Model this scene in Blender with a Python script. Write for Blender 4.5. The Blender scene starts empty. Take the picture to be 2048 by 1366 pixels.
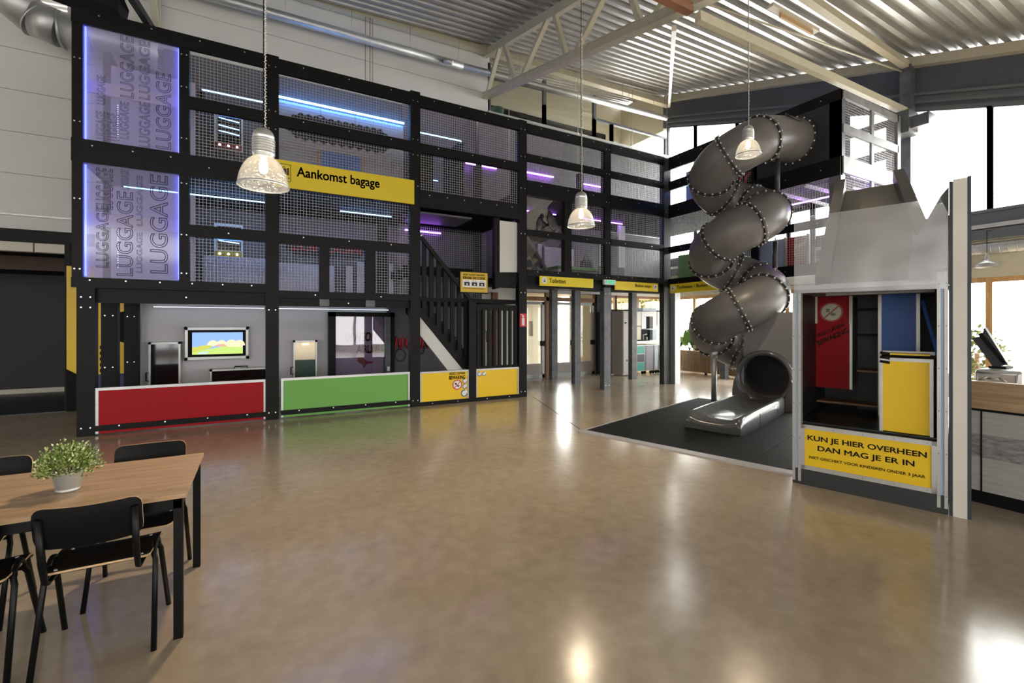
import bpy, bmesh, math, random
from mathutils import Vector, Matrix
random.seed(7)
SC = bpy.context.scene
COL = SC.collection

# ------------------------------------------------------------------ camera, world, lights, exposure
cam = bpy.data.objects.new('camera', bpy.data.cameras.new('camera'))
COL.objects.link(cam)
cam.location = (0, 0, 1.62)
cam.rotation_euler = (math.radians(90), 0, math.radians(61.01 - 90))
cam.data.sensor_width = 36
cam.data.lens = 36 * 912 / 2048
cam.data.shift_y = -36 / 2048
cam.data.clip_start = 0.05
cam.data.clip_end = 300
SC.camera = cam

w = bpy.data.worlds.new('sky')
SC.world = w
w.use_nodes = True
bg = w.node_tree.nodes['Background']
bg.inputs[0].default_value = (1.0, 0.985, 0.955, 1)
# bright overcast sky with a broad glow on the side of the window wall
_n = w.node_tree.nodes; _l = w.node_tree.links
_tc = _n.new('ShaderNodeTexCoord'); _dp = _n.new('ShaderNodeVectorMath'); _dp.operation = 'DOT_PRODUCT'
_dp.inputs[1].default_value = Vector((0.86, 0.2, 0.47)).normalized()
_mr = _n.new('ShaderNodeMapRange'); _mr.interpolation_type = 'SMOOTHSTEP'
_mr.inputs['From Min'].default_value = 0.1; _mr.inputs['From Max'].default_value = 1.0
_mr.inputs['To Min'].default_value = 2.6; _mr.inputs['To Max'].default_value = 13.0
_l.new(_tc.outputs['Generated'], _dp.inputs[0]); _l.new(_dp.outputs['Value'], _mr.inputs['Value']); _l.new(_mr.outputs[0], bg.inputs[1])
SC.view_settings.view_transform = 'Standard'
SC.view_settings.look = 'None'
SC.view_settings.gamma = 1
SC.view_settings.use_curve_mapping = False
SC.view_settings.exposure = 0.75
SC.cycles.use_denoising = True
SC.cycles.max_bounces = 10
SC.cycles.diffuse_bounces = 5
SC.cycles.transparent_max_bounces = 16
SC.cycles.sample_clamp_indirect = 6.0


def portal(name, loc, rot, sx, sy):
    l = bpy.data.lights.new(name, 'AREA')
    l.shape = 'RECTANGLE'; l.size = sx; l.size_y = sy
    l.cycles.is_portal = True
    o = bpy.data.objects.new(name, l); COL.objects.link(o)
    o.location = loc; o.rotation_euler = rot
    return o


H90 = math.pi / 2
portal('sky_portal', (12.95, 2.2, 5.6), (0, H90, 0), 4.2, 18)      # upper glazing of the window wall
portal('sky_portal', (12.95, 2.2, 1.3), (0, H90, 0), 2.6, 18)      # lower glazing
portal('sky_portal', (1.5, -6.75, 1.8), (H90, 0, math.pi), 22, 3.0)    # shop front behind the camera

# ------------------------------------------------------------------ materials
MATS = {}


def mat(name, col, rough=0.5, metal=0.0, spec=0.5, emit=None, estr=0.0, noise=0.0, nscale=8.0, bump=0.0, bscale=60.0, coat=0.0, stretch=None):
    if name in MATS:
        return MATS[name]
    m = bpy.data.materials.new(name); m.use_nodes = True
    nt = m.node_tree; b = nt.nodes['Principled BSDF']
    b.inputs['Base Color'].default_value = (*col, 1)
    b.inputs['Roughness'].default_value = rough
    b.inputs['Metallic'].default_value = metal
    b.inputs['Specular IOR Level'].default_value = spec
    b.inputs['Coat Weight'].default_value = coat
    if emit:
        b.inputs['Emission Color'].default_value = (*emit, 1)
        b.inputs['Emission Strength'].default_value = estr
    if noise or bump:
        tc = nt.nodes.new('ShaderNodeTexCoord'); mp = nt.nodes.new('ShaderNodeMapping')
        nt.links.new(tc.outputs['Object'], mp.inputs[0])
        if stretch: mp.inputs['Scale'].default_value = stretch
    if noise:
        n = nt.nodes.new('ShaderNodeTexNoise'); n.inputs['Scale'].default_value = nscale; n.inputs['Detail'].default_value = 6
        nt.links.new(mp.outputs[0], n.inputs[0])
        r = nt.nodes.new('ShaderNodeValToRGB')
        r.color_ramp.elements[0].position = 0.3; r.color_ramp.elements[1].position = 0.7
        r.color_ramp.elements[0].color = (*[max(0, c * (1 - noise)) for c in col], 1)
        r.color_ramp.elements[1].color = (*[min(1, c * (1 + noise)) for c in col], 1)
        nt.links.new(n.outputs[0], r.inputs[0]); nt.links.new(r.outputs[0], b.inputs['Base Color'])
    if bump:
        n2 = nt.nodes.new('ShaderNodeTexNoise'); n2.inputs['Scale'].default_value = bscale; n2.inputs['Detail'].default_value = 4
        nt.links.new(mp.outputs[0], n2.inputs[0])
        bp = nt.nodes.new('ShaderNodeBump'); bp.inputs['Strength'].default_value = bump; bp.inputs['Distance'].default_value = 0.01
        nt.links.new(n2.outputs[0], bp.inputs['Height']); nt.links.new(bp.outputs[0], b.inputs['Normal'])
    MATS[name] = m
    return m


def emitter(name, col, strength):
    if name in MATS: return MATS[name]
    m = bpy.data.materials.new(name); m.use_nodes = True
    nt = m.node_tree; nt.nodes.clear()
    o = nt.nodes.new('ShaderNodeOutputMaterial'); e = nt.nodes.new('ShaderNodeEmission')
    e.inputs[0].default_value = (*col, 1); e.inputs[1].default_value = strength
    nt.links.new(e.outputs[0], o.inputs[0]); MATS[name] = m
    return m


def pane(name, tint=(1, 1, 1), gloss=0.08, rough=0.0, diffuse=0.0, dcol=(1, 1, 1), bump=0.0, bscale=3.0, transl=0.0, fres=True):
    """thin sheet: transparent + glossy (+ some diffuse / translucent)"""
    if name in MATS: return MATS[name]
    m = bpy.data.materials.new(name); m.use_nodes = True
    nt = m.node_tree; nt.nodes.clear(); N = nt.nodes.new; L = nt.links.new
    out = N('ShaderNodeOutputMaterial'); tr = N('ShaderNodeBsdfTransparent'); tr.inputs[0].default_value = (*tint, 1)
    gl = N('ShaderNodeBsdfGlossy'); gl.inputs['Roughness'].default_value = rough
    if bump:
        tc = N('ShaderNodeTexCoord'); n = N('ShaderNodeTexNoise'); n.inputs['Scale'].default_value = bscale; n.inputs['Detail'].default_value = 1
        bp = N('ShaderNodeBump'); bp.inputs['Strength'].default_value = bump; bp.inputs['Distance'].default_value = 0.05
        L(tc.outputs['Object'], n.inputs[0]); L(n.outputs[0], bp.inputs['Height']); L(bp.outputs[0], gl.inputs['Normal'])
    base = tr
    if diffuse or transl:
        d = N('ShaderNodeBsdfDiffuse'); d.inputs[0].default_value = (*dcol, 1)
        t = N('ShaderNodeBsdfTranslucent'); t.inputs[0].default_value = (*dcol, 1)
        mx = N('ShaderNodeMixShader'); mx.inputs[0].default_value = transl / max(1e-6, diffuse + transl)
        L(d.outputs[0], mx.inputs[1]); L(t.outputs[0], mx.inputs[2])
        m2 = N('ShaderNodeMixShader'); m2.inputs[0].default_value = diffuse + transl
        L(tr.outputs[0], m2.inputs[1]); L(mx.outputs[0], m2.inputs[2]); base = m2
    m3 = N('ShaderNodeMixShader')
    if fres:
        lw = N('ShaderNodeLayerWeight'); lw.inputs[0].default_value = 0.5
        mt = N('ShaderNodeMath'); mt.operation = 'POWER'; mt.inputs[1].default_value = 4.0
        L(lw.outputs['Facing'], mt.inputs[0])
        mr = N('ShaderNodeMapRange'); mr.inputs['To Min'].default_value = gloss; mr.inputs['To Max'].default_value = 0.9
        L(mt.outputs[0], mr.inputs['Value']); L(mr.outputs[0], m3.inputs[0])
    else:
        m3.inputs[0].default_value = gloss
    L(base.outputs[0], m3.inputs[1]); L(gl.outputs[0], m3.inputs[2]); L(m3.outputs[0], out.inputs[0])
    MATS[name] = m
    return m


def wood(name, c1, c2, axis_scale=(1, 12, 12), rough=0.42):
    if name in MATS: return MATS[name]
    m = bpy.data.materials.new(name); m.use_nodes = True
    nt = m.node_tree; b = nt.nodes['Principled BSDF']; N = nt.nodes.new; L = nt.links.new
    tc = N('ShaderNodeTexCoord'); mp = N('ShaderNodeMapping'); mp.inputs['Scale'].default_value = axis_scale
    n = N('ShaderNodeTexNoise'); n.inputs['Scale'].default_value = 2.2; n.inputs['Detail'].default_value = 9; n.inputs['Roughness'].default_value = 0.6
    n.inputs['Distortion'].default_value = 0.6
    r = N('ShaderNodeValToRGB'); r.color_ramp.elements[0].position = 0.32; r.color_ramp.elements[1].position = 0.68
    r.color_ramp.elements[0].color = (*c1, 1); r.color_ramp.elements[1].color = (*c2, 1)
    L(tc.outputs['Object'], mp.inputs[0]); L(mp.outputs[0], n.inputs[0]); L(n.outputs[0], r.inputs[0]); L(r.outputs[0], b.inputs['Base Color'])
    b.inputs['Roughness'].default_value = rough
    MATS[name] = m
    return m


def concrete_floor():
    m = bpy.data.materials.new('polished_concrete'); m.use_nodes = True
    nt = m.node_tree; b = nt.nodes['Principled BSDF']; N = nt.nodes.new; L = nt.links.new
    tc = N('ShaderNodeTexCoord')
    n1 = N('ShaderNodeTexNoise'); n1.inputs['Scale'].default_value = 0.55; n1.inputs['Detail'].default_value = 8; n1.inputs['Roughness'].default_value = 0.62
    n2 = N('ShaderNodeTexNoise'); n2.inputs['Scale'].default_value = 9; n2.inputs['Detail'].default_value = 8
    L(tc.outputs['Object'], n1.inputs[0]); L(tc.outputs['Object'], n2.inputs[0])
    mx = N('ShaderNodeMix'); mx.data_type = 'FLOAT'; mx.inputs[0].default_value = 0.4
    L(n1.outputs[0], mx.inputs[2]); L(n2.outputs[0], mx.inputs[3])
    r = N('ShaderNodeValToRGB')
    r.color_ramp.elements[0].position = 0.35; r.color_ramp.elements[0].color = (0.32, 0.252, 0.175, 1)
    r.color_ramp.elements[1].position = 0.66; r.color_ramp.elements[1].color = (0.465, 0.38, 0.28, 1)
    L(mx.outputs[0], r.inputs[0]); L(r.outputs[0], b.inputs['Base Color'])
    mr = N('ShaderNodeMapRange'); mr.inputs['To Min'].default_value = 0.1; mr.inputs['To Max'].default_value = 0.27
    L(n1.outputs[0], mr.inputs['Value']); L(mr.outputs[0], b.inputs['Roughness'])
    b.inputs['Specular IOR Level'].default_value = 0.75
    bp = N('ShaderNodeBump'); bp.inputs['Strength'].default_value = 0.04; bp.inputs['Distance'].default_value = 0.01
    L(n2.outputs[0], bp.inputs['Height']); L(bp.outputs[0], b.inputs['Normal'])
    return m


M_BLACK = mat('black_board', (0.005, 0.005, 0.0054), 0.5, spec=0.2, noise=0.12, nscale=4)
M_DARK = mat('matt_black', (0.007, 0.007, 0.0075), 0.7, spec=0.2)
M_POST = mat('grey_steel_post', (0.1, 0.108, 0.122), 0.45, noise=0.3, nscale=5)
M_SCREW = mat('bright_screw', (0.75, 0.75, 0.75), 0.3, 0.9)
M_WIRE = mat('galvanised_wire', (0.42, 0.42, 0.43), 0.45, 0.2)
M_WHITE = mat('white_panel', (0.66, 0.655, 0.63), 0.55, noise=0.03, nscale=1.5)
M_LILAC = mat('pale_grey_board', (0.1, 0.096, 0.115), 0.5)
M_ALU = mat('aluminium', (0.52, 0.52, 0.515), 0.36, 0.6, noise=0.06, nscale=5)
M_GALV = mat('galvanised_steel', (0.54, 0.55, 0.54), 0.46, 0.75, noise=0.12, nscale=4)
M_RED = mat('red_board', (0.34, 0.004, 0.009), 0.5, spec=0.2)
M_GREEN = mat('green_board', (0.17, 0.42, 0.095), 0.5, spec=0.25)
M_YELLOW = mat('yellow_board', (0.85, 0.56, 0.008), 0.42)
M_SIGN = mat('sign_yellow', (0.66, 0.5, 0.012), 0.5)
M_SIGN_LIT = mat('sign_yellow_lit', (0.84, 0.66, 0.02), 0.5)  # same sign yellow with window light put into the colour
M_BLUE = mat('blue_board', (0.045, 0.16, 0.56), 0.45)
M_INK = mat('black_ink', (0.012, 0.012, 0.012), 0.6)
M_PAPER = mat('white_ink', (0.8, 0.8, 0.8), 0.6)
M_REDINK = mat('red_ink', (0.62, 0.02, 0.04), 0.5)
M_CREAM = mat('cream_steel', (0.5, 0.465, 0.35), 0.5, noise=0.06)
M_CREAMW = mat('cream_board', (0.62, 0.58, 0.48), 0.5)
M_RUST = mat('red_brown_steel', (0.3, 0.15, 0.085), 0.55)
M_DECK = mat('corrugated_steel', (0.36, 0.36, 0.345), 0.38, 0.55, noise=0.12, nscale=3)
M_NAVY = mat('navy_steel', (0.085, 0.092, 0.11), 0.5, noise=0.1, nscale=2)
M_FRAME = mat('window_frame_grey', (0.12, 0.13, 0.145), 0.45)
M_GLASS = pane('window_glass', (0.97, 0.985, 0.98), 0.05)
M_TUBE = mat('grey_plastic', (0.135, 0.127, 0.125), 0.38, noise=0.12, nscale=3, spec=0.5)
M_FLANGE = mat('dark_plastic', (0.03, 0.03, 0.032), 0.45)
M_PINE = wood('pine_frame', (0.4, 0.22, 0.08), (0.58, 0.36, 0.15), (8, 8, 1))
M_OAK = wood('oak_laminate', (0.33, 0.2, 0.1), (0.52, 0.35, 0.2), (1.2, 14, 14))
M_OAK2 = wood('oak_front', (0.33, 0.2, 0.1), (0.5, 0.34, 0.2), (12, 1.2, 14))
M_CHAIRB = mat('black_plywood', (0.004, 0.004, 0.0042), 0.4, spec=0.15)
M_PLY = mat('plywood_edge', (0.5, 0.34, 0.18), 0.5)
M_BTUBE = mat('black_tube_steel', (0.004, 0.004, 0.004), 0.35, spec=0.15)
M_RUBBER = mat('rubber_tile', (0.011, 0.011, 0.0105), 0.75, spec=0.06, noise=0.35, nscale=60, bump=0.25, bscale=160)
L_BLUE = emitter('led_blue', (0.16, 0.42, 1.0), 9)
L_EDGE = emitter('led_edge_blue', (0.08, 0.12, 1.0), 6)
L_PURP = emitter('led_purple', (0.45, 0.12, 1.0), 15)
L_COOL = emitter('led_cool_white', (0.7, 0.8, 1.0), 1.3)

# ------------------------------------------------------------------ mesh builder


class MB:
    def __init__(s):
        s.v = []; s.f = []; s.mi = []; s.sm = []

    def quad(s, pts, m=0, sm=False):
        i = len(s.v); s.v += [tuple(p) for p in pts]; s.f.append(tuple(range(i, i + len(pts)))); s.mi.append(m); s.sm.append(sm)

    def box(s, x0, x1, y0, y1, z0, z1, m=0):
        if x0 > x1: x0, x1 = x1, x0
        if y0 > y1: y0, y1 = y1, y0
        if z0 > z1: z0, z1 = z1, z0
        i = len(s.v)
        s.v += [(x0, y0, z0), (x1, y0, z0), (x1, y1, z0), (x0, y1, z0), (x0, y0, z1), (x1, y0, z1), (x1, y1, z1), (x0, y1, z1)]
        for f in ((0, 3, 2, 1), (4, 5, 6, 7), (0, 1, 5, 4), (1, 2, 6, 5), (2, 3, 7, 6), (3, 0, 4, 7)):
            s.f.append(tuple(i + k for k in f)); s.mi.append(m); s.sm.append(False)
        return s

    def beam(s, p0, p1, wd, ht, m=0, up=(0, 0, 1)):
        """box bar from p0 to p1 (axis through its middle)"""
        p0, p1 = Vector(p0), Vector(p1); d = (p1 - p0).normalized(); u = Vector(up)
        sd = d.cross(u)
        if sd.length < 1e-4: sd = d.cross(Vector((1, 0, 0)))
        sd.normalize(); u = sd.cross(d).normalized()
        i = len(s.v)
        for p in (p0, p1):
            for a, b in ((-1, -1), (1, -1), (1, 1), (-1, 1)):
                s.v.append(tuple(p + sd * (a * wd / 2) + u * (b * ht / 2)))
        for f in ((0, 3, 2, 1), (4, 5, 6, 7), (0, 1, 5, 4), (1, 2, 6, 5), (2, 3, 7, 6), (3, 0, 4, 7)):
            s.f.append(tuple(i + k for k in f)); s.mi.append(m); s.sm.append(False)
        return s

    def sweep(s, rings, m=0, close=True, caps=True, sm=True):
        """rings: list of equal-length point lists"""
        i0 = len(s.v); n = len(rings[0])
        for r in rings: s.v += [tuple(p) for p in r]
        for k in range(len(rings) - 1):
            for j in range(n if close else n - 1):
                a = i0 + k * n + j; b = i0 + k * n + (j + 1) % n
                s.f.append((a, b, b + n, a + n)); s.mi.append(m); s.sm.append(sm)
        if caps and close:
            s.f.append(tuple(i0 + j for j in reversed(range(n)))); s.mi.append(m); s.sm.append(False)
            e = i0 + (len(rings) - 1) * n
            s.f.append(tuple(e + j for j in range(n))); s.mi.append(m); s.sm.append(False)
        return s

    def tube(s, pts, r, n=10, m=0, caps=True, up=None):
        pts = [Vector(p) for p in pts]; rings = []; prev = None
        for k, p in enumerate(pts):
            d = (pts[min(k + 1, len(pts) - 1)] - pts[max(k - 1, 0)]).normalized()
            if up is not None: a = Vector(up)
            elif prev is None: a = Vector((0, 0, 1)) if abs(d.z) < 0.9 else Vector((1, 0, 0))
            else: a = prev
            x = d.cross(a)
            if x.length < 1e-5: x = d.cross(Vector((0, 1, 0)))
            x.normalize(); y = x.cross(d).normalized(); prev = y
            rr = r[k] if isinstance(r, (list, tuple)) else r
            rings.append([p + x * (rr * math.cos(t * 2 * math.pi / n)) + y * (rr * math.sin(t * 2 * math.pi / n)) for t in range(n)])
        return s.sweep(rings, m, True, caps)

    def lathe(s, prof, c=(0, 0, 0), n=32, m=0, caps=False):
        rings = [[(c[0] + r * math.cos(2 * math.pi * t / n), c[1] + r * math.sin(2 * math.pi * t / n), c[2] + z) for t in range(n)] for r, z in prof]
        return s.sweep(rings, m, True, caps)

    def prism(s, poly, fn, a, b, m=0, sm=False):
        """poly 2D points, fn(u,v,t)->xyz, extruded t=a..b"""
        return s.sweep([[fn(u, v, a) for u, v in poly], [fn(u, v, b) for u, v in poly]], m, True, True, sm)

    def ball(s, c, r, m=0, n=8, k=5):
        rings = []
        for i in range(k + 1):
            t = math.pi * (i / k) * 0.998 + 0.003
            rings.append([(c[0] + r * math.sin(t) * math.cos(2 * math.pi * j / n), c[1] + r * math.sin(t) * math.sin(2 * math.pi * j / n), c[2] + r * math.cos(t)) for j in range(n)])
        return s.sweep(rings, m, True, True)

    def build(s, name, mats, parent=None, world=True, label=None, bevel=0, **props):
        if not isinstance(mats, (list, tuple)): mats = [mats]
        me = bpy.data.meshes.new(name)
        me.from_pydata(s.v, [], s.f)
        for m in mats: me.materials.append(m)
        me.polygons.foreach_set('material_index', s.mi)
        me.polygons.foreach_set('use_smooth', s.sm)
        bm = bmesh.new(); bm.from_mesh(me); bmesh.ops.recalc_face_normals(bm, faces=bm.faces); bm.to_mesh(me); bm.free()
        me.update()
        return put(name, me, parent, world, label, bevel, **props)


def wm(o):
    m = Matrix.LocRotScale(o.location, o.rotation_euler, o.scale)
    return wm(o.parent) @ o.matrix_parent_inverse @ m if o.parent else m


def put(name, me, parent=None, world=True, label=None, bevel=0, **props):
    o = bpy.data.objects.new(name, me); COL.objects.link(o)
    if parent:
        o.parent = parent
        if world: o.matrix_parent_inverse = wm(parent).inverted()
    if label: o['label'] = label
    for k, v in props.items(): o[k] = v
    if bevel:
        b = o.modifiers.new('bevel', 'BEVEL'); b.width = bevel; b.segments = 2; b.limit_method = 'ANGLE'
    return o


def thing(name, label, cat, loc=(0, 0, 0), rz=0.0, group=None):
    o = bpy.data.objects.new(name, None); COL.objects.link(o)
    o.location = loc; o.rotation_euler = (0, 0, rz); o.empty_display_size = 0.2
    o['label'] = label; o['category'] = cat
    if group: o['group'] = group
    return o


def tag(o, label, cat, group=None):
    o['label'] = label; o['category'] = cat
    if group: o['group'] = group
    return o


def struct(mb, name, mats, parent=None, label=None):
    o = mb.build(name, mats, parent)
    if parent is None:
        o['kind'] = 'structure'
        if label: o['label'] = label
    return o


def dup(o, loc=None, rz=None, parent=None):
    c = o.copy(); COL.objects.link(c)
    if parent: c.parent = parent
    if loc is not None: c.location = loc
    if rz is not None: c.rotation_euler = (0, 0, rz)
    for ch in list(o.children): dup(ch, parent=c)
    return c


def FRONT(x, y, z):      # lettering plane seen from -y
    return Matrix.Translation((x, y, z)) @ Matrix.Rotation(H90, 4, 'X')


def WEST(x, y, z):       # lettering plane seen from -x
    return Matrix.Translation((x, y, z)) @ Matrix(((0, 0, -1, 0), (-1, 0, 0, 0), (0, 1, 0, 0), (0, 0, 0, 1)))


def lettering(body, wd, ht, mtx, m, parent, world=True, bold=0.0, outline=0.0, rot=0.0, name='lettering', depth=0.0015, shear=0.0):
    """letters fitted to a box wd x ht with its lower left corner at mtx"""
    cu = bpy.data.curves.new(name, 'FONT'); cu.body = body; cu.size = 1; cu.resolution_u = 4
    cu.shear = shear
    if outline: cu.fill_mode = 'NONE'; cu.bevel_depth = outline; cu.bevel_resolution = 0
    else: cu.extrude = 0.001
    o = bpy.data.objects.new('tmp', cu); COL.objects.link(o)
    bpy.context.view_layer.update()
    me = bpy.data.meshes.new_from_object(o.evaluated_get(bpy.context.evaluated_depsgraph_get()))
    bpy.data.objects.remove(o); bpy.data.curves.remove(cu)
    if bold:      # heavier strokes: the same letters laid over one another a hair apart
        bm = bmesh.new()
        for dx, dy in ((-1, 0), (1, 0), (0, -1), (0, 1), (-0.7, -0.7), (0.7, 0.7), (-0.7, 0.7), (0.7, -0.7)):
            k0 = len(bm.verts); bm.from_mesh(me); bm.verts.ensure_lookup_table()
            for v in bm.verts[k0:]: v.co.x += dx * bold; v.co.y += dy * bold
        bm.to_mesh(me); bm.free()
    xs = [v.co.x for v in me.vertices]; ys = [v.co.y for v in me.vertices]
    x0, x1, y0, y1 = min(xs), max(xs), min(ys), max(ys)
    sx = wd / (x1 - x0) if wd else ht / (y1 - y0)
    sy = ht / (y1 - y0) if ht else sx
    S = Matrix.Diagonal((sx, sy, (depth / 0.001) if not outline else sx, 1)) @ Matrix.Translation((-x0, -y0, 0))
    me.transform(mtx @ Matrix.Rotation(rot, 4, 'Z') @ S)
    me.materials.clear(); me.materials.append(m); me.name = name
    return put(name, me, parent, world)


def disc(mb, c, r, fn, m=0, n=24, r0=0.0, t=0.002, a0=0.0, a1=2 * math.pi):
    """flat disc or ring sector on a plane; fn(u,v,t)->xyz"""
    k = max(3, int(n * (a1 - a0) / (2 * math.pi)))
    for i in range(k):
        a, b = a0 + (a1 - a0) * i / k, a0 + (a1 - a0) * (i + 1) / k
        if r0 > 0:
            mb.quad([fn(c[0] + r0 * math.cos(a), c[1] + r0 * math.sin(a), t), fn(c[0] + r * math.cos(a), c[1] + r * math.sin(a), t),
                     fn(c[0] + r * math.cos(b), c[1] + r * math.sin(b), t), fn(c[0] + r0 * math.cos(b), c[1] + r0 * math.sin(b), t)], m)
        else:
            mb.quad([fn(c[0], c[1], t), fn(c[0] + r * math.cos(a), c[1] + r * math.sin(a), t), fn(c[0] + r * math.cos(b), c[1] + r * math.sin(b), t)], m)


def roof(x, y):
    return 7.55 + (y - 4.63) * (0.255 + (x - 5.55) / 7.25 * 0.06)


# ================================================================== SETTING
WY, WX = 11.6, 12.8          # inner faces of the white wall (y) and of the window wall (x)
mb = MB(); mb.box(-14, 30, -12, 30, -0.2, 0.0)
struct(mb, 'floor', concrete_floor())
# floor joints
mb = MB()
mb.beam((5.3, 8.6, 0.0005), (4.3, 5.62, 0.0005), 0.012, 0.003)
struct(mb, 'trim_1', M_DARK)

# white wall: horizontal sandwich panels with open joints
mb = MB()
zs = [3.592, 4.34, 5.098, 5.856, 6.606, 7.36, 8.11, 9.6]
def wallpart(x0, x1, z0, z1):
    cuts = [z0] + [z for z in zs if z0 + 0.02 < z < z1 - 0.02] + [z1]
    for a, b in zip(cuts, cuts[1:]):
        mb.box(x0, x1, WY, WY + 0.2, a + 0.006, b - 0.006)
    mb.box(x0, x1, WY + 0.012, WY + 0.21, z0, z1, 1)
wallpart(-14, -3.17, 3.32, 7.3)
wallpart(-3.17, 5.7, 0.0, 9.7)
wallpart(5.7, 6.7, 0, 7.55)
wallpart(6.7, 9.7, 2.55, 7.55)
wallpart(9.7, WX, 2.55, 7.55)
struct(mb, 'wall_back', [M_WHITE, mat('joint_grey', (0.3, 0.29, 0.28), 0.7)])
# cream eaves beam along the head of the white wall
mb = MB(); mb.beam((-4, 11.45, 9.0), (12.7, 11.45, 9.38), 0.2, 0.17)
struct(mb, 'trim_2', M_CREAM)
# dark lintel and boards over the opening at the left
mb = MB(); mb.box(-14, -2.3, 11.5, 11.75, 3.1, 3.325); struct(mb, 'trim_3', M_BLACK)
mb = MB(); mb.box(-14, -3.62, 11.54, 11.72, 2.93, 3.095); mb.box(-3.6, -3.17, 11.54, 11.72, 2.93, 3.095); struct(mb, 'trim_4', M_CREAMW)
mb = MB(); mb.box(-14, -2.3, 11.52, 11.6, 3.57, 3.6); mb.box(-14, -2.3, 11.57, 11.62, 3.33, 3.57, 1); struct(mb, 'trim_5', [M_GALV, M_WHITE])
mb = MB(); mb.box(-3.17, -3.1, 11.45, 11.8, 0, 3.1); struct(mb, 'trim_6', M_BLACK)
# the dark room behind the opening
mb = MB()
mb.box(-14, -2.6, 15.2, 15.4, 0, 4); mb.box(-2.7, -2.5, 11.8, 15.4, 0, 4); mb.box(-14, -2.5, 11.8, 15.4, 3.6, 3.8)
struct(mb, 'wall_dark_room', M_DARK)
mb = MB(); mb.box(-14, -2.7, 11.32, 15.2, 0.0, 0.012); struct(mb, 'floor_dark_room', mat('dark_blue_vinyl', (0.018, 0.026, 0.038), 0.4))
mb = MB(); mb.box(-6.2, -2.72, 14.6, 14.7, 0.12, 2.75); mb.box(-6.2, -2.72, 14.59, 14.71, 0.013, 0.12, 1)
tag(mb.build('partition_screen', [mat('charcoal_board', (0.02, 0.02, 0.021), 0.6), M_CREAMW]), 'charcoal partition screen with pale skirting strip inside the dark doorway', 'screen')
mb = MB(); mb.box(-6, -2.72, 13.0, 13.12, 2.72, 3.0); struct(mb, 'trim_7', mat('brown_beam', (0.07, 0.035, 0.02), 0.6))
mb = MB(); mb.prism([(-6, 11.15), (-4.0, 11.15), (-4.12, 11.42), (-6, 11.42)], lambda u, v, t: (u, v, t), 0.0125, 0.02)
tag(mb.build('floor_marking', M_YELLOW), 'yellow marking strip on the floor before the dark doorway', 'marking')

# window wall (x = 12.8): sloping head, sill at 3.85
mb = MB()
def wz(y): return 5.86 + (y - 2.884) * 0.325      # head of the upper glazing
mb.prism([(-7, 3.84), (-7, roof(WX, -7) + 0.02), (WY + 0.2, roof(WX, WY) + 0.05), (WY + 0.2, wz(WY)), (-1.2, wz(-1.2)), (-1.2, 3.84)], lambda u, v, t: (t, u, v), WX, WX + 0.2)
struct(mb, 'wall_right', M_NAVY)
mb = MB()
for dz, hgt, dx in ((0.0, 0.06, 0.03), (0.14, 0.05, 0.1), (0.3, 0.05, 0.14)):
    mb.beam((WX - dx / 2, -2, wz(-2) + dz), (WX - dx / 2, WY, wz(WY) + dz), dx, hgt)
mb.beam((WX - 0.02, -2, wz(-2) + 0.22), (WX - 0.02, WY, wz(WY) + 0.22), 0.04, 0.2)
struct(mb, 'trim_8', M_FRAME)
mb = MB(); mb.beam((WX - 0.1, -7, roof(WX, -7) - 0.11), (WX - 0.1, WY, roof(WX, WY) - 0.11), 0.2, 0.19); struct(mb, 'trim_9', M_CREAM)
mb = MB()
mb.box(WX - 0.03, WX + 0.2, -7, WY, 3.5, 3.84); mb.box(WX - 0.1, WX, -7, WY, 3.84, 3.9); mb.box(WX - 0.12, WX, -7, WY, 3.3, 3.5)
struct(mb, 'trim_10', M_FRAME)
mb = MB(); mb.box(WX - 0.16, WX - 0.03, -7, WY, 3.52, 3.6); struct(mb, 'trim_11', M_GALV)
mb = MB(); mb.box(WX, WX + 0.2, -7, WY, 2.55, 3.5); mb.box(WX - 0.06, WX, -7, WY, 2.78, 3.0); struct(mb, 'wall_right_spandrel', M_CREAM)
k = 0
ys = [11.6, 10.44, 8.9, 7.35, 5.9, 4.6, 3.36, 1.9, 0.4, -1.2, -2.8, -4.4]
for a, b in zip(ys[:10], ys[1:10]):
    k += 1
    mb = MB()
    mb.box(WX, WX + 0.09, a - 0.04, a + 0.04, 3.84, wz(a)); mb.box(WX, WX + 0.09, b - 0.04, b + 0.04, 3.84, wz(b))
    mb.beam((WX + 0.045, b, wz(b) - 0.03), (WX + 0.045, a, wz(a) - 0.03), 0.09, 0.06); mb.box(WX, WX + 0.09, b, a, 3.84, 3.9)
    f = struct(mb, 'window_%d' % k, M_FRAME)
    g = MB(); g.prism([(b + 0.04, 3.9), (a - 0.04, 3.9), (a - 0.04, wz(a) - 0.06), (b + 0.04, wz(b) - 0.06)], lambda u, v, t: (t, u, v), WX + 0.04, WX + 0.05)
    struct(g, 'pane', M_GLASS, f)
for a, b in zip(ys, ys[1:]):
    k += 1
    mb = MB()
    mb.box(WX - 0.02, WX + 0.1, a - 0.05, a + 0.05, 0.0, 2.55); mb.box(WX, WX + 0.1, b + 0.05, a - 0.05, 0.0, 0.1); mb.box(WX, WX + 0.1, b + 0.05, a - 0.05, 2.45, 2.55)
    f = struct(mb, 'window_%d' % k, M_PINE)
    g = MB(); g.box(WX + 0.04, WX + 0.05, b + 0.05, a - 0.05, 0.1, 2.45); struct(g, 'pane', M_GLASS, f)
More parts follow.
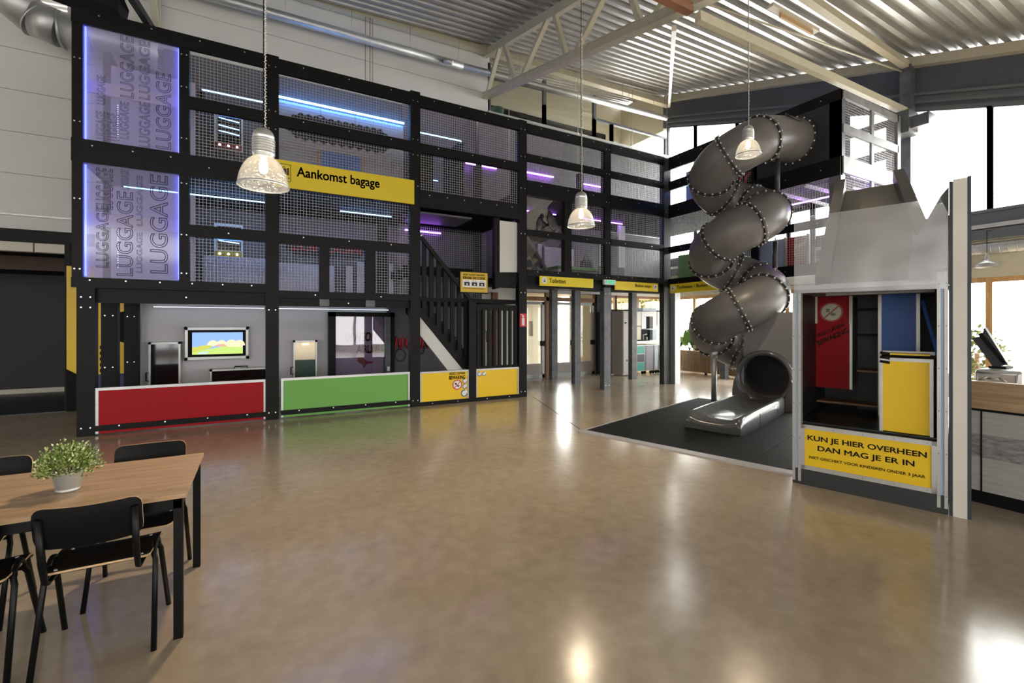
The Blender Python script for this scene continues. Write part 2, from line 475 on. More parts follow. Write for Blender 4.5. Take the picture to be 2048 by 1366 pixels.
# steel column with its bracket at the window wall
t = thing('steel_column', 'blue-grey steel column against the big upper windows', 'column', (12.66, 4.63, 0))
MB().box(12.55, 12.78, 4.53, 4.73, 0, roof(12.7, 4.63) - 0.2).build('shaft', M_POST, t)
MB().box(12.1, 12.55, 4.4, 4.75, 5.72, 6.2).box(12.2, 12.6, 4.1, 4.4, 5.8, 6.05).build('bracket', M_POST, t)
# upstairs glazing in the white wall
xs = [5.7, 7.57, 9.5, 10.23, 12.75]
def gz(x): return 8.62 + (x - 5.7) * 0.06
for a, b in zip(xs, xs[1:]):
    k += 1
    mb = MB()
    tl = gz(a) if a < 9 else 8.25
    tr = gz(b) if a < 9 else 8.25
    mb.box(a - 0.05, a + 0.05, WY, WY + 0.1, 7.55, max(tl, 9.0) if a < 9.6 else 8.25); mb.box(b - 0.05, b + 0.05, WY, WY + 0.1, 7.55, 8.25)
    mb.box(a, b, WY, WY + 0.1, 7.55, 7.63); mb.beam((a, WY + 0.05, tl), (b, WY + 0.05, tr), 0.1, 0.07)
    f = struct(mb, 'window_%d' % k, M_FRAME)
    g = MB(); g.prism([(a + 0.05, 7.63), (b - 0.05, 7.63), (b - 0.05, tr), (a + 0.05, tl)], lambda u, v, t: (u, t, v), WY + 0.04, WY + 0.05)
    struct(g, 'pane', M_GLASS, f)
mb = MB(); mb.box(5.6, 12.8, 11.45, 11.6, 7.5, 7.57); struct(mb, 'trim_12', M_GALV)
mb = MB(); mb.box(5.7, 12.0, 14.0, 14.2, 7.0, 9.1); mb.box(5.5, 5.7, 11.8, 14.2, 7, 9.7); mb.box(WX, WX + 0.2, 11.8, 14.2, 8.6, 10.3); mb.box(5.7, WX + 0.2, 14.0, 14.2, 8.75, 10.4)
struct(MB().box(5.6, WX + 0.2, 11.8, 14.2, 6.9, 7.0), 'floor_upstairs', M_CREAMW)
struct(mb, 'wall_upstairs_room', mat('warm_white', (0.5, 0.46, 0.35), 0.6))
# ceiling: trapezoidal steel deck with ribs along x
mb = MB()
P = 0.3
prof = [(0.0, 0.0), (0.11, 0.0), (0.15, 0.085), (0.26, 0.085), (0.3, 0.0)]
pts = []
y = -7.2
while y < 16:
    for u, h in prof[:-1]: pts.append((y + u, h))
    y += P
mb.sweep([[(x, yy, roof(x, yy) + hh) for yy, hh in pts] for x in (-14, -6, 0, 5.55, 12.9)], close=False, caps=False, sm=False)
struct(mb, 'ceiling', M_DECK)
# the walls that close the hall behind and left of the camera
mb = MB()
mb.box(-14, WX, -7.2, -7.0, 0, 0.35); mb.prism([(-14, 3.3), (WX, 3.3), (WX, 4.1), (-14, 4.5)], lambda u, v, t: (u, t, v), -7.2, -7.0)
for x in range(-13, 13, 3): mb.box(x, x + 0.14, -7.2, -7.0, 0.35, 3.3)
struct(mb, 'wall_front', M_WHITE)
mb = MB(); mb.prism([(-7.2, 0), (11.6, 0), (11.6, roof(-14, 11.6)), (-7.2, roof(-14, -7.2))], lambda u, v, t: (t, u, v), -14.2, -14); struct(mb, 'wall_left', M_WHITE)

# ------------------------------------------------------------------ roof steelwork
t = thing('roof_truss', 'cream lattice roof truss spanning above the corner of the tower', 'truss', (5.55, 11.5, 7.9))
zb = lambda y: 8.02 + (y - 11.6) * 0.2415
zt = lambda y: roof(5.55, y) - 0.13
mb = MB(); mb.beam((5.55, 11.62, zb(11.62)), (5.55, -6, zb(-6)), 0.11, 0.16); mb.beam((5.55, 11.62, zb(11.62) - 0.08), (5.55, -6, zb(-6) - 0.08), 0.17, 0.025)
mb.beam((5.55, 11.62, zb(11.62) + 0.08), (5.55, -6, zb(-6) + 0.08), 0.13, 0.02); mb.build('bottom_chord', M_CREAM, t)
mb = MB(); mb.beam((5.55, 11.62, zt(11.62)), (5.55, -6, zt(-6)), 0.12, 0.2); mb.build('top_chord', M_CREAM, t)
nb = [11.45, 9.7, 7.55, 5.45, 3.3]; ntp = [10.55, 8.25, 6.16, 4.1]
for i, yt in enumerate(ntp):
    for yb in (nb[i] - (0.12 if i else 0), nb[i + 1] + 0.12):
        MB().beam((5.55, yb, zb(yb)), (5.55, yt + (0.1 if yb > yt else -0.1), zt(yt)), 0.09, 0.1, up=(1, 0, 0)).build('web_brace', M_CREAM, t)
t = thing('roof_truss', 'cream truss end bearing on the white wall above the lit panels', 'truss', (-1.8, 11.4, 7.4))
for a, b in (((-1.8, 11.5, 7.45), (-1.8, 10.3, 8.7)), ((-1.8, 11.52, 7.45), (-1.8, 11.35, 8.9)), ((-1.8, 11.5, 8.85), (-1.8, 8, 7.9))):
    MB().beam(a, b, 0.1, 0.11, up=(1, 0, 0)).build('web_brace', M_CREAM, t)
MB().beam((-1.8, 11.55, 7.4), (-1.8, 6, 6.05), 0.1, 0.12).build('bottom_chord', M_BLACK, t)
tag(MB().beam((5.5, 4.43, 6.02), (12.62, 4.63, 6.33), 0.1, 0.14).build('tie_beam', M_CREAM), 'lower cream tie beam running from truss to the steel column bracket', 'beam')
tag(MB().beam((4.0, 4.4, roof(4, 4.4) - 0.12), (12.7, 4.63, 7.37), 0.13, 0.14).build('purlin', M_CREAM), 'upper cream purlin under the deck ending at the eaves above the column', 'beam')
tag(MB().beam((-2, 4.6, 6.22), (5.5, 4.56, 6.2), 0.12, 0.13).build('purlin', M_RUST), 'red-brown steel beam meeting the cream truss near the top edge', 'beam')
tag(MB().beam((5.55, 4.9, 6.14), (12.6, 11.35, 9.25), 0.07, 0.08).build('roof_brace', M_CREAMW), 'thin pale brace rising from truss to the eaves corner', 'brace')
tag(MB().tube([(5.6, 4.7, 6.5), (9, 4.65, 6.85), (12.6, 4.69, 7.25)], 0.016, 8).build('tie_rod', M_CREAM), 'slim round tie rod under the corrugated roof at right', 'rod')
# fluorescent luminaire
t = thing('ceiling_luminaire', 'white batten luminaire under the corrugated roof at upper right', 'light', (8.7, 4.9, 7.2))
MB().box(8.0, 9.5, 4.84, 4.96, 7.28, 7.34).build('housing', M_CREAMW, t)
MB().box(8.3, 9.35, 4.88, 4.92, 7.2, 7.28).build('lamp_tube', M_PLY, t)
# ventilation duct elbow at the left
t = thing('ventilation_duct', 'galvanised ventilation duct elbow at the upper left corner', 'duct', (-3.2, 10.6, 6.3))
path = [(-1.6, 10.6, 6.62), (-2.5, 10.6, 6.66), (-2.98, 10.6, 6.66)]
MB().tube(path, 0.29, 28).build('straight_section', M_GALV, t)
MB().tube([(-2.98, 10.6, 6.66), (-3.3, 10.6, 6.75)], 0.295, 28).build('elbow_section', M_GALV, t)
MB().tube([(-3.27, 10.6, 6.72), (-3.6, 10.6, 7.0), (-4.1, 10.6, 7.6)], 0.29, 28).build('upper_section', M_GALV, t)
for c, d in (((-2.96, 6.66), (1, 0.05)), ((-2.75, 6.66), (1, 0.3)), ((-2.6, 6.66), (1, 0.32)), ((-3.28, 6.73), (0.82, -0.55))):
    dd = Vector((d[0], 0, d[1])).normalized() * 0.012
    MB().tube([Vector((c[0], 10.6, c[1])) - dd, Vector((c[0], 10.6, c[1])) + dd], 0.305, 28).build('seam_band', M_GALV, t)
tag(MB().beam((-4.3, 9.9, 7.25), (-2.0, 9.9, 6.9), 0.5, 0.3).build('loudspeaker_box', M_DARK), 'black box hung above the lit luggage panels', 'box')
t = thing('air_pipe', 'long thin galvanised air pipe along the white wall under the eaves', 'pipe', (3, 11.2, 8.3))
MB().tube([(-3, 11.2, 8.31), (4.7, 11.2, 8.43)], 0.1, 18).build('pipe_run', M_GALV, t)
MB().tube([(4.7, 11.2, 8.43), (12.3, 11.2, 8.72)], 0.085, 18).build('pipe_run', M_GALV, t)
for x in (0.5, 1.9, 3.3, 4.6, 6.5, 8.4, 10.3, 11.7): MB().tube([(x, 11.2, 8.4 + (x - 1) * 0.03), (x, 11.2, roof(x, 11.2) + 0.02)], 0.008, 6).build('hanger_rod', M_GALV, t)
MB().tube([(4.15, 11.1, 8.38), (4.35, 11.0, 8.33)], 0.07, 12).build('outlet', M_GALV, t)
t = thing('cable_drop', 'thin cables hanging in front of the white wall above the tower', 'cable', (2.3, 11.4, 6.0))
for x in (2.25, 2.36, 2.42): MB().tube([(x, 11.4, 5.9), (x, 11.4, roof(x, 11.4) - 0.03)], 0.008, 6).build('cable', M_RUST, t)
for x, y in ((6.0, 11.0), (10.3, 10.9), (10.45, 10.9), (12.0, 10.9), (8.2, 10.8)):
    tag(MB().tube([(x, y, 6.0), (x, y, roof(x, y))], 0.006, 6).build('suspension_wire', M_GALV), 'thin suspension wire hanging from the roof before the upstairs windows', 'wire', 'suspension wires')
# duct along the lower window wall and a dome lamp
t = thing('spiral_duct', 'spiral ventilation duct along the window wall at far right', 'duct', (12.6, 2, 3.0))
MB().tube([(12.62, 9, 3.1), (12.62, -3, 3.1)], 0.11, 20).build('duct_run', M_GALV, t)
mb = MB()
for i in range(40): mb.tube([(12.62, 4.6 - i * 0.12, 3.1), (12.62, 4.585 - i * 0.12, 3.1)], 0.115, 20)
mb.build('seam_band', M_GALV, t)
for z in (3.25, 3.3): MB().tube([(12.7, 9, z), (12.7, -3, z)], 0.014, 8).build('conduit', M_CREAM, t)

# ================================================================== PLAY TOWER (facade plane y = 8.67)
FY = 8.67
tower = thing('play_tower', 'long black two-storey climbing tower with wire mesh bays along the white wall', 'play tower', (3.7, 9.9, 0))


def screws(mb, pts, y=FY - 0.003, r=0.011, m=1):
    for x, z in pts:
        disc(mb, (x, z), r, lambda u, v, t: (u, y - t, v), m, 8)


def post(x0, x1, z0, z1, y0=FY, d=0.16, mats=None, name='post', sc=()):
    mb = MB(); mb.box(x0, x1, y0, y0 + d, z0, z1)
    c = (x0 + x1) / 2; q = (x1 - x0) * 0.25
    screws(mb, [(c + s * q, z) for z in sc for s in (-1, 1)], y0)
    return mb.build(name, mats or [M_BLACK, M_SCREW], tower)


def rail(x0, x1, z0, z1, y0=FY - 0.012, d=0.07, n=2, name='rail', parent=None):
    mb = MB(); mb.box(x0, x1, y0, y0 + d, z0, z1)
    screws(mb, [(x0 + (x1 - x0) * (i + 0.5) / n, (z0 + z1) / 2 + (0.25 * (z1 - z0) if n > 2 else 0)) for i in range(n)], y0)
    return mb.build(name, [M_BLACK, M_SCREW], parent or tower)


def mesh_panel(a0, a1, z0, z1, fn, parent, sp=0.05, r=0.0026):
    """welded wire mesh; fn(a, z, d) -> xyz"""
    mb = MB()
    n = max(1, int((a1 - a0) / sp))
    off = ((a1 - a0) - (n - 1) * sp) / 2
    for i in range(n):
        a = a0 + off + i * sp
        mb.sweep([[fn(a + dx, z, dd) for dx, dd in ((-r, -r), (r, -r), (r, r), (-r, r))] for z in (z0, z1)], sm=False)
    n = max(1, int((z1 - z0) / sp))
    off = ((z1 - z0) - (n - 1) * sp) / 2
    for i in range(n):
        z = z0 + off + i * sp
        mb.sweep([[fn(a, z + dz, dd + 2 * r) for dz, dd in ((-r, -r), (r, -r), (r, r), (-r, r))] for a in (a0, a1)], sm=False)
    return mb.build('wire_mesh', M_WIRE, parent)


ff = lambda a, z, d: (a, FY + 0.055 + d, z)
# posts
post(-2.275, -2.075, 0, 2.14, sc=(0.12, 1.85, 2.0))
post(-2.326, -2.209, 2.28, 5.92, sc=(2.4, 3.4, 4.5, 5.4))
post(-1.088, -0.96, 2.28, 5.92, sc=(2.4, 3.0, 3.8, 4.5, 5.3, 5.8))
post(0.09, 0.29, 0, 6.14, sc=(0.12, 1.85, 4.3, 4.9, 5.2, 5.95))
post(2.56, 2.752, 0, 6.14, sc=(0.12, 4.3, 4.9, 5.2, 5.95))
post(4.985, 5.18, 0, 6.1, mats=[M_BLACK, M_SCREW], sc=(0.12, 1.8, 2.3, 3.6, 4.6, 5.3, 5.9))
post(7.41, 7.6, 2.5, 6.05, sc=(2.75, 3.6, 4.6, 5.3, 5.9))
post(7.385, 7.59, 0, 2.5, mats=[M_POST, M_SCREW], sc=(0.1, 2.35))
post(9.44, 9.69, 0, 6.04, mats=[mat('corner_post', (0.028, 0.031, 0.037), 0.45), M_SCREW], sc=(2.75, 4.6, 5.9))
for y in (9.86, 10.95): MB().box(7.39, 7.58, y, y + 0.16, 0, 2.6).build('post', M_POST, tower)
for y in (9.86, 10.95): MB().box(9.44, 9.62, y, y + 0.16, 0, 2.6).build('post', M_POST, tower)
for y in (9.75, 10.9):
    xo = -2.26 if y < 10 else -2.2
    mb = MB(); mb.box(xo, xo + 0.21, y, y + 0.16, 0, 2.06)
    for z in (0.9, 1.75): screws(mb, [(xo + 0.05, z), (xo + 0.15, z)], y)
    mb.build('post', [M_BLACK, M_SCREW], tower)
MB().box(4.98, 5.16, 10.95, 11.1, 0, 5.9).build('post', M_BLACK, tower)
# rails, bay by bay
rail(-2.33, 0.09, 5.905, 6.12, n=4)
rail(-2.33, -0.96, 3.93, 4.257, n=3); rail(-0.96, 0.09, 3.922, 4.252)
rail(-0.96, 0.09, 4.984, 5.166, n=1); rail(-0.96, 0.09, 2.986, 3.165, n=1)
rail(-2.33, 0.09, 2.135, 2.28, n=6)
rail(-2.1, 0.09, 1.924, 2.135, FY + 0.07, n=1)
rail(0.29, 2.56, 5.87, 6.1, n=3); rail(0.29, 2.56, 4.96, 5.155, n=3); rail(0.29, 2.56, 3.92, 4.39, n=2)
rail(0.29, 2.56, 2.985, 3.152, n=3); rail(0.29, 2.56, 2.06, 2.18, n=2); rail(0.29, 2.56, 1.92, 2.06, FY + 0.07, n=1)
for x0, x1 in ((0.931, 1.092), (1.722, 1.89)):
    post(x0, x1, 2.05, 2.985)
    MB().box(x0, x1, FY + 0.02, FY + 0.1, 1.93, 2.05).build('stub', M_POST, tower)
rail(2.752, 4.985, 5.86, 6.08, n=4); rail(2.752, 4.985, 4.965, 5.15, n=3); rail(2.752, 4.985, 3.9, 4.23, n=6)
for x0, x1 in ((5.18, 7.41), (7.6, 9.44)):
    rail(x0, x1, 5.85, 6.05, n=3); rail(x0, x1, 5.225, 5.385, n=3); rail(x0, x1, 4.465, 4.795, n=3); rail(x0, x1, 3.56, 3.705, n=2)
    rail(x0, x1, 2.67, 2.815, n=4); rail(x0, x1, 2.42, 2.67, FY + 0.06, n=1)
post(6.215, 6.4, 2.815, 4.465)
# wire meshes
for x0, x1, z0, z1 in ((-0.96, 0.09, 5.166, 5.905), (-0.96, 0.09, 4.252, 4.984), (-0.96, 0.09, 3.165, 3.922), (-0.96, 0.09, 2.28, 2.986),
                       (0.29, 2.56, 5.155, 5.87), (0.29, 2.56, 4.39, 4.96), (0.29, 2.56, 3.152, 3.92), (0.29, 0.931, 2.18, 2.985), (1.092, 1.722, 2.18, 2.985), (1.89, 2.56, 2.18, 2.985),
                       (2.752, 4.985, 5.15, 5.86), (2.752, 4.985, 4.23, 4.965),
                       (5.18, 7.41, 5.385, 5.85), (5.18, 7.41, 4.795, 5.225), (6.4, 7.41, 3.705, 4.465), (6.4, 7.41, 2.815, 3.56),
                       (7.6, 9.44, 5.385, 5.85), (7.6, 9.44, 4.795, 5.225), (7.6, 9.44, 3.705, 4.465), (7.6, 9.44, 2.815, 3.56)):
    mesh_panel(x0, x1, z0, z1, ff, tower)
# mesh of the rear side seen through the stair bay
mesh_panel(2.752, 4.98, 2.2, 3.9, lambda a, z, d: (a, 10.3 + d, z), tower)
# clear acrylic panes at the left of the fourth bay
M_ACR = pane('clear_acrylic', (0.95, 0.95, 0.97), 0.16, 0.02, bump=0.35, bscale=2.2)
for z0, z1 in ((3.705, 4.465), (2.815, 3.56)): MB().box(5.18, 6.215, FY + 0.05, FY + 0.058, z0, z1).build('acrylic_pane', M_ACR, tower)
# frosted luggage panels, lit from both edges
M_FROST = pane('frosted_acrylic', (0.93, 0.92, 1.0), 0.06, 0.08, diffuse=0.11, transl=0.17, dcol=(0.8, 0.76, 1.0))
M_ETCH = mat('etched_line', (0.02, 0.02, 0.06), 0.5)
for z0, z1, words in ((4.257, 5.915, [(0.14, 0.1, 0.0, 0.45), (0.15, 0.09, 0.55, 0.42), (0.26, 0.14, 0.05, 0.4), (0.41, 0.16, 0.72, 0.92), (0.41, 0.1, 0.1, 0.55), (0.63, 0.13, 0.02, 0.68), (0.63, 0.13, 0.74, 0.88), (0.83, 0.19, 0.04, 1.16), (0.85, 0.08, 1.25, 0.3)]),
                      (2.285, 3.93, [(0.14, 0.14, 0.15, 0.9), (0.14, 0.19, 1.0, 0.6), (0.37, 0.19, 0.04, 1.25), (0.42, 0.09, 1.32, 0.3), (0.6, 0.07, 0.1, 0.6), (0.6, 0.07, 0.8, 0.75), (0.76, 0.22, 0.1, 1.5)])):
    p = MB().box(-2.209, -1.088, FY + 0.03, FY + 0.042, z0, z1).build('acrylic_panel', M_FROST, tower, label='frosted acrylic panel glowing blue, etched with LUGGAGE')
    for x, hh, z, ln in words:
        ln = min(ln, z1 - z0 - z - 0.03)
        lettering('LUGGAGE', ln, hh, FRONT(-2.209 + x + hh, FY + 0.027, z0 + z), M_ETCH, p, outline=0.015, rot=H90)
    for x in (-2.2, -1.105): MB().box(x, x + 0.016, FY + 0.05, FY + 0.075, z0 + 0.02, z1 - 0.02).build('led_strip', L_EDGE, tower)
for z0, n in ((4.5, 16), (2.5, 20)):
    mb = MB(); [mb.ball((-1.93, 9.2, z0 + i * 0.035), 0.006, 0, 6, 4) for i in range(n)]; mb.build('led_dots', emitter('led_dot_violet', (0.5, 0.45, 1.0), 6), tower)
MB().box(-2.3, -0.98, 9.6, 9.62, 2.3, 3.85).box(-2.3, -0.98, 9.6, 9.62, 4.3, 5.8).build('side_board', mat('violet_white_board', (0.5, 0.47, 0.58), 0.5), tower)
MB().box(-2.25, -1.0, 8.86, 8.9, 3.06, 3.24).box(-2.25, -1.0, 8.86, 8.9, 5.02, 5.2).build('cross_rail', M_CREAMW, tower)
# decks
MB().box(-2.28, 5.1, FY + 0.1, 11.1, 2.06, 2.14).build('floor_deck', M_DARK, tower)
MB().box(-2.28, 5.1, FY + 0.1, 11.1, 3.98, 4.1).build('floor_deck', M_DARK, tower)
MB().box(5.1, 9.6, FY + 0.1, 11.1, 2.6, 2.7).build('floor_deck', M_DARK, tower)
MB().box(5.1, 9.6, FY + 0.1, 11.1, 4.5, 4.62).build('floor_deck', M_DARK, tower)
for x in (0.2, 2.65, 5.1, 7.5): MB().box(x - 0.08, x + 0.08, FY + 0.16, 11.1, 2.6, 2.75).build('joist', M_DARK, tower)
# rear boards; the tall ones are added to darken the white wall
MB().box(0.2, 3.1, 11.1, 11.16, 4.1, 6.48).build('rear_board', mat('lilac_glow_board', (0.4, 0.385, 0.43), 0.5), tower)  # brighter stretch of the rear panel, LED light put into its colour
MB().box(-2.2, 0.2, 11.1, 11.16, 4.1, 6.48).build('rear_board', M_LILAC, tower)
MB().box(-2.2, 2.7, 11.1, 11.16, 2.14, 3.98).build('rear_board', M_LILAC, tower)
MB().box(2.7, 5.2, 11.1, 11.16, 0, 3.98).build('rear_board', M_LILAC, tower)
MB().box(3.1, 5.1, 11.17, 11.23, 4.1, 7.05).build('rear_board', mat('mauve_shade_board', (0.13, 0.11, 0.14), 0.5), tower)  # carried up past the tower, stands for shade on the white wall
MB().box(5.1, 7.6, 11.0, 11.06, 4.62, 7.05).build('rear_board', MATS['mauve_shade_board'], tower)  # also raised to stand for the shaded wall
MB().box(7.6, 12.2, 11.0, 11.06, 4.62, 7.2).build('rear_board', mat('grey_shade_board', (0.11, 0.11, 0.115), 0.5), tower)  # added sheet, shade of the wall behind put into its grey
MB().box(-2.2, 3.1, 11.2, 11.26, 4.1, 7.05).build('rear_board', mat('lilac_shade_board', (0.1, 0.098, 0.115), 0.5), tower)  # added sheet in the tone of the shaded wall above the strip
MB().box(5.1, 12.0, 11.1, 11.16, 2.7, 4.5).build('rear_board', M_LILAC, tower)  # extended past the last bay to darken the bright wall behind
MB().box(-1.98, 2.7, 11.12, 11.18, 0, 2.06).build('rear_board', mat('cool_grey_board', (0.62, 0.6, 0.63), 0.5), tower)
MB().box(3.2, 3.55, 10.2, 11.05, 4.1, 5.75).box(4.1, 4.25, 10.0, 11.0, 4.1, 5.9).build('inner_post', M_DARK, tower)
MB().box(5.9, 6.05, 10.6, 10.75, 4.62, 5.9).box(7.95, 8.1, 10.4, 10.55, 4.62, 5.9).build('inner_post', M_DARK, tower)
MB().box(2.3, 2.5, 10.2, 10.3, 2.14, 3.98).box(-2.2, -2.1, 9.6, 11.1, 2.14, 6.0).build('inner_post', M_DARK, tower)
# light strips
for a, b, m, r in (((0.37, 11.05, 6.52), (3.1, 11.05, 6.52), emitter('led_blue_bright', (0.1, 0.36, 1.0), 26), 0.022), ((-0.95, 10.4, 6.05), (0.06, 10.4, 6.05), L_BLUE, 0.012),
                   ((-2.0, 9.9, 3.93), (0.09, 9.9, 3.93), L_BLUE, 0.01), ((1.45, 9.9, 3.93), (2.5, 9.9, 3.93), L_BLUE, 0.01),
                   ((3.3, 10.4, 6.1), (4.33, 10.4, 6.1), L_BLUE, 0.013), ((4.33, 10.4, 6.1), (4.33, 10.4, 5.5), L_BLUE, 0.008),
                   ((3.5, 11.0, 5.25), (3.95, 11.0, 5.22), L_BLUE, 0.01),
                   ((4.7, 10.97, 5.8), (5.6, 10.97, 5.8), L_PURP, 0.016), ((6.45, 10.9, 5.83), (7.4, 10.9, 5.83), L_PURP, 0.022), ((8.4, 10.9, 5.8), (9.2, 10.9, 5.8), L_PURP, 0.022),
                   ((5.6, 9.9, 4.47), (6.8, 9.9, 4.47), L_PURP, 0.013), ((7.7, 9.9, 4.47), (9.1, 9.9, 4.47), L_PURP, 0.014),
                   ((2.9, 10.25, 3.75), (3.75, 10.25, 3.75), L_PURP, 0.016)):
    MB().tube([a, b], r, 6).build('led_strip', m, tower)
MB().box(-1.77, 0.09, 10.95, 11.0, 1.935, 1.947).box(0.29, 2.7, 10.95, 11.0, 1.935, 1.947).build('led_strip', L_COOL, tower)
# parapet boards of the ground-floor bays
for x0, x1, m, lab in ((-2.074, 0.097, M_RED, 'red parapet board'), (0.322, 2.55, M_GREEN, 'green parapet board')):
    MB().box(x0, x1, FY + 0.02, FY + 0.05, 0.02, 0.65).build('parapet_board', m, tower, label=lab)
    mb = MB(); mb.box(x0, x1, FY + 0.01, FY + 0.06, 0.645, 0.685); mb.box(x0, x0 + 0.035, FY + 0.01, FY + 0.06, 0.02, 0.645); mb.box(x1 - 0.035, x1, FY + 0.01, FY + 0.06, 0.02, 0.645)
    mb.build('edge_trim', M_ALU, tower)
    rail(x0, x1, 0.06, 0.14, FY - 0.005, 0.03, n=4, name='kick_rail')
for x0, x1, lab in ((2.752, 3.79, 'yellow parapet board below the stair'), (3.955, 4.985, 'yellow parapet board below the slatted fence')):
    p = MB().box(x0, x1, FY + 0.02, FY + 0.05, 0.02, 0.64).build('parapet_board', M_YELLOW, tower, label=lab)
    mb = MB(); mb.box(x0, x1, FY + 0.01, FY + 0.06, 0.635, 0.668); mb.box(x0, x0 + 0.03, FY + 0.01, FY + 0.06, 0.06, 0.64); mb.box(x1 - 0.03, x1, FY + 0.01, FY + 0.06, 0.06, 0.64)
    mb.build('edge_trim', M_ALU, tower)
    rail(x0 - 0.02, x1 + 0.02, 0.0, 0.075, FY - 0.005, 0.03, n=2, name='kick_rail')
    fs = lambda u, v, t: (u, FY + 0.018 - t, v)
    if x0 < 3:
        lettering('VIDEO CAMERA', 0.35, 0.05, FRONT(3.36, FY + 0.017, 0.575), M_INK, p, bold=0.012)
        lettering('BEWAKING', 0.35, 0.075, FRONT(3.36, FY + 0.017, 0.482), M_INK, p, bold=0.025)
        mb = MB()
        disc(mb, (3.535, 0.37), 0.1, fs, 0, 28); disc(mb, (3.535, 0.37), 0.102, fs, 1, 28, 0.085, 0.004)
        mb.beam(fs(3.475, 0.31, 0.006), fs(3.595, 0.43, 0.006), 0.014, 0.002, 1, up=(0, 1, 0))
        mb.box(3.485, 3.52, FY + 0.012, FY + 0.014, 0.37, 0.41, 2); mb.box(3.53, 3.575, FY + 0.012, FY + 0.014, 0.33, 0.36, 2)
        mb.build('camera_ban_mark', [M_PAPER, M_REDINK, M_INK], p)
        marks = ((3.7, 0.436, 0.05), (3.698, 0.327, 0.05), (3.69, 0.187, 0.075))
    else: marks = ((4.033, 0.56, 0.047), (4.14, 0.56, 0.047))
    mb = MB()
    for cx, cz, r in marks:
        disc(mb, (cx, cz), r, fs, 0, 20); disc(mb, (cx, cz), r, fs, 1, 20, r * 0.72, 0.004, math.radians(70), math.radians(350))
    mb.build('round_sticker', [M_PAPER, mat('sticker_blue', (0.08, 0.09, 0.25), 0.5)], p)
MB().box(3.79, 3.955, FY, FY + 0.14, 0.0, 2.09).build('post', M_BLACK, tower)
# slatted fence right of the stair
mb = MB(); mb.box(3.955, 4.985, FY + 0.05, FY + 0.11, 0.64, 0.72); mb.box(3.955, 4.985, FY + 0.05, FY + 0.11, 1.9, 2.02)
for i in range(8): mb.box(3.99 + i * 0.128, 3.99 + i * 0.128 + 0.062, FY + 0.04, FY + 0.09, 0.67, 1.98)
mb.build('slatted_fence', M_BLACK, tower)
# landing beam with the white cheek panel
MB().prism([(4.43, 2.36), (4.985, 2.5), (4.985, 2.75), (4.43, 2.72)], lambda u, v, t: (u, t, v), 8.74, 8.9).build('landing_beam', M_BLACK, tower)
MB().box(4.55, 4.985, 8.76, 8.79, 2.72, 3.85).build('cheek_panel', M_WHITE, tower, label='white cheek panel beside the stair opening')
MB().box(4.42, 4.55, 8.76, 8.86, 2.4, 3.9).build('post', M_BLACK, tower)
MB().box(2.752, 4.42, 9.9, 9.96, 2.7, 2.9).build('cross_rail', M_DARK, tower)
MB().box(2.76, 4.0, 9.0, 9.9, 3.86, 3.9).build('soffit_board', M_LILAC, tower)

# signs on the tower -------------------------------------------------
s = thing('arrival_sign', 'yellow baggage arrival sign high on the tower reading Aankomst bagage', 'sign', (1.4, FY - 0.03, 4.15))
MB().box(0.2, 2.62, FY - 0.045, FY - 0.015, 3.925, 4.385).build('sign_board', M_SIGN, s)
lettering('Aankomst bagage', 1.4, 0.22, FRONT(0.56, FY - 0.047, 4.09), M_INK, s, bold=0.02)
mb = MB(); fs = lambda u, v, t: (u, FY - 0.046 - t, v)
for a, b, c, d in ((0.27, 0.47, 4.315, 4.323), (0.27, 0.47, 4.03, 4.038), (0.27, 0.278, 4.03, 4.32), (0.462, 0.47, 4.03, 4.32),
                   (0.325, 0.4, 4.14, 4.245), (0.345, 0.352, 4.245, 4.275), (0.373, 0.38, 4.245, 4.275), (0.345, 0.38, 4.268, 4.275), (0.41, 0.44, 4.14, 4.26)):
    mb.box(a, b, FY - 0.049, FY - 0.046, c, d)
for x in (0.32, 0.36, 0.4, 0.44): disc(mb, (x, 4.09), 0.012, fs, 0, 10)
mb.build('baggage_symbol', M_INK, s)


def arrow(mb, cx, cz, r, ang, fn):
    disc(mb, (cx, cz), r, fn, 1, 26)
    c, sn = math.cos(ang), math.sin(ang)
    q = lambda u, v: fn(cx + u * c - v * sn, cz + u * sn + v * c, 0.004)
    k = r
    for poly in ([(-0.6, -0.1), (0.45, -0.1), (0.45, 0.1), (-0.6, 0.1)], [(0.62, 0), (0.1, 0.52), (-0.1, 0.52), (0.36, 0)], [(0.62, 0), (0.36, 0), (-0.1, -0.52), (0.1, -0.52)]):
        mb.quad([q(u * k, v * k) for u, v in poly], 0)


s = thing('direction_sign', 'yellow hanging sign with a down arrow reading Toiletten', 'sign', (6.25, FY - 0.03, 2.58))
MB().box(5.489, 7.006, FY - 0.05, FY - 0.02, 2.47, 2.687).build('sign_board', M_SIGN_LIT, s)
lettering('Toiletten', 0.46, 0.1, FRONT(5.735, FY - 0.052, 2.54), M_INK, s, bold=0.012)
mb = MB(); arrow(mb, 5.61, 2.59, 0.075, -H90, lambda u, v, t: (u, FY - 0.051 - t, v)); mb.build('arrow_symbol', [M_INK, M_PAPER], s)
s = thing('direction_sign', 'yellow hanging sign with a bent arrow reading Buiten expo', 'sign', (8.43, FY - 0.03, 2.56))
MB().box(7.69, 9.17, FY - 0.05, FY - 0.02, 2.455, 2.67).build('sign_board', M_SIGN_LIT, s)
lettering('Buiten expo', 0.56, 0.1, FRONT(8.36, FY - 0.052, 2.525), M_INK, s, bold=0.012)
mb = MB(); arrow(mb, 9.06, 2.57, 0.075, math.radians(50), lambda u, v, t: (u, FY - 0.051 - t, v)); mb.build('arrow_symbol', [M_INK, M_PAPER], s)
s = thing('exit_sign', 'small green and white emergency exit sign on the grey post', 'sign', (7.5, FY - 0.04, 2.6))
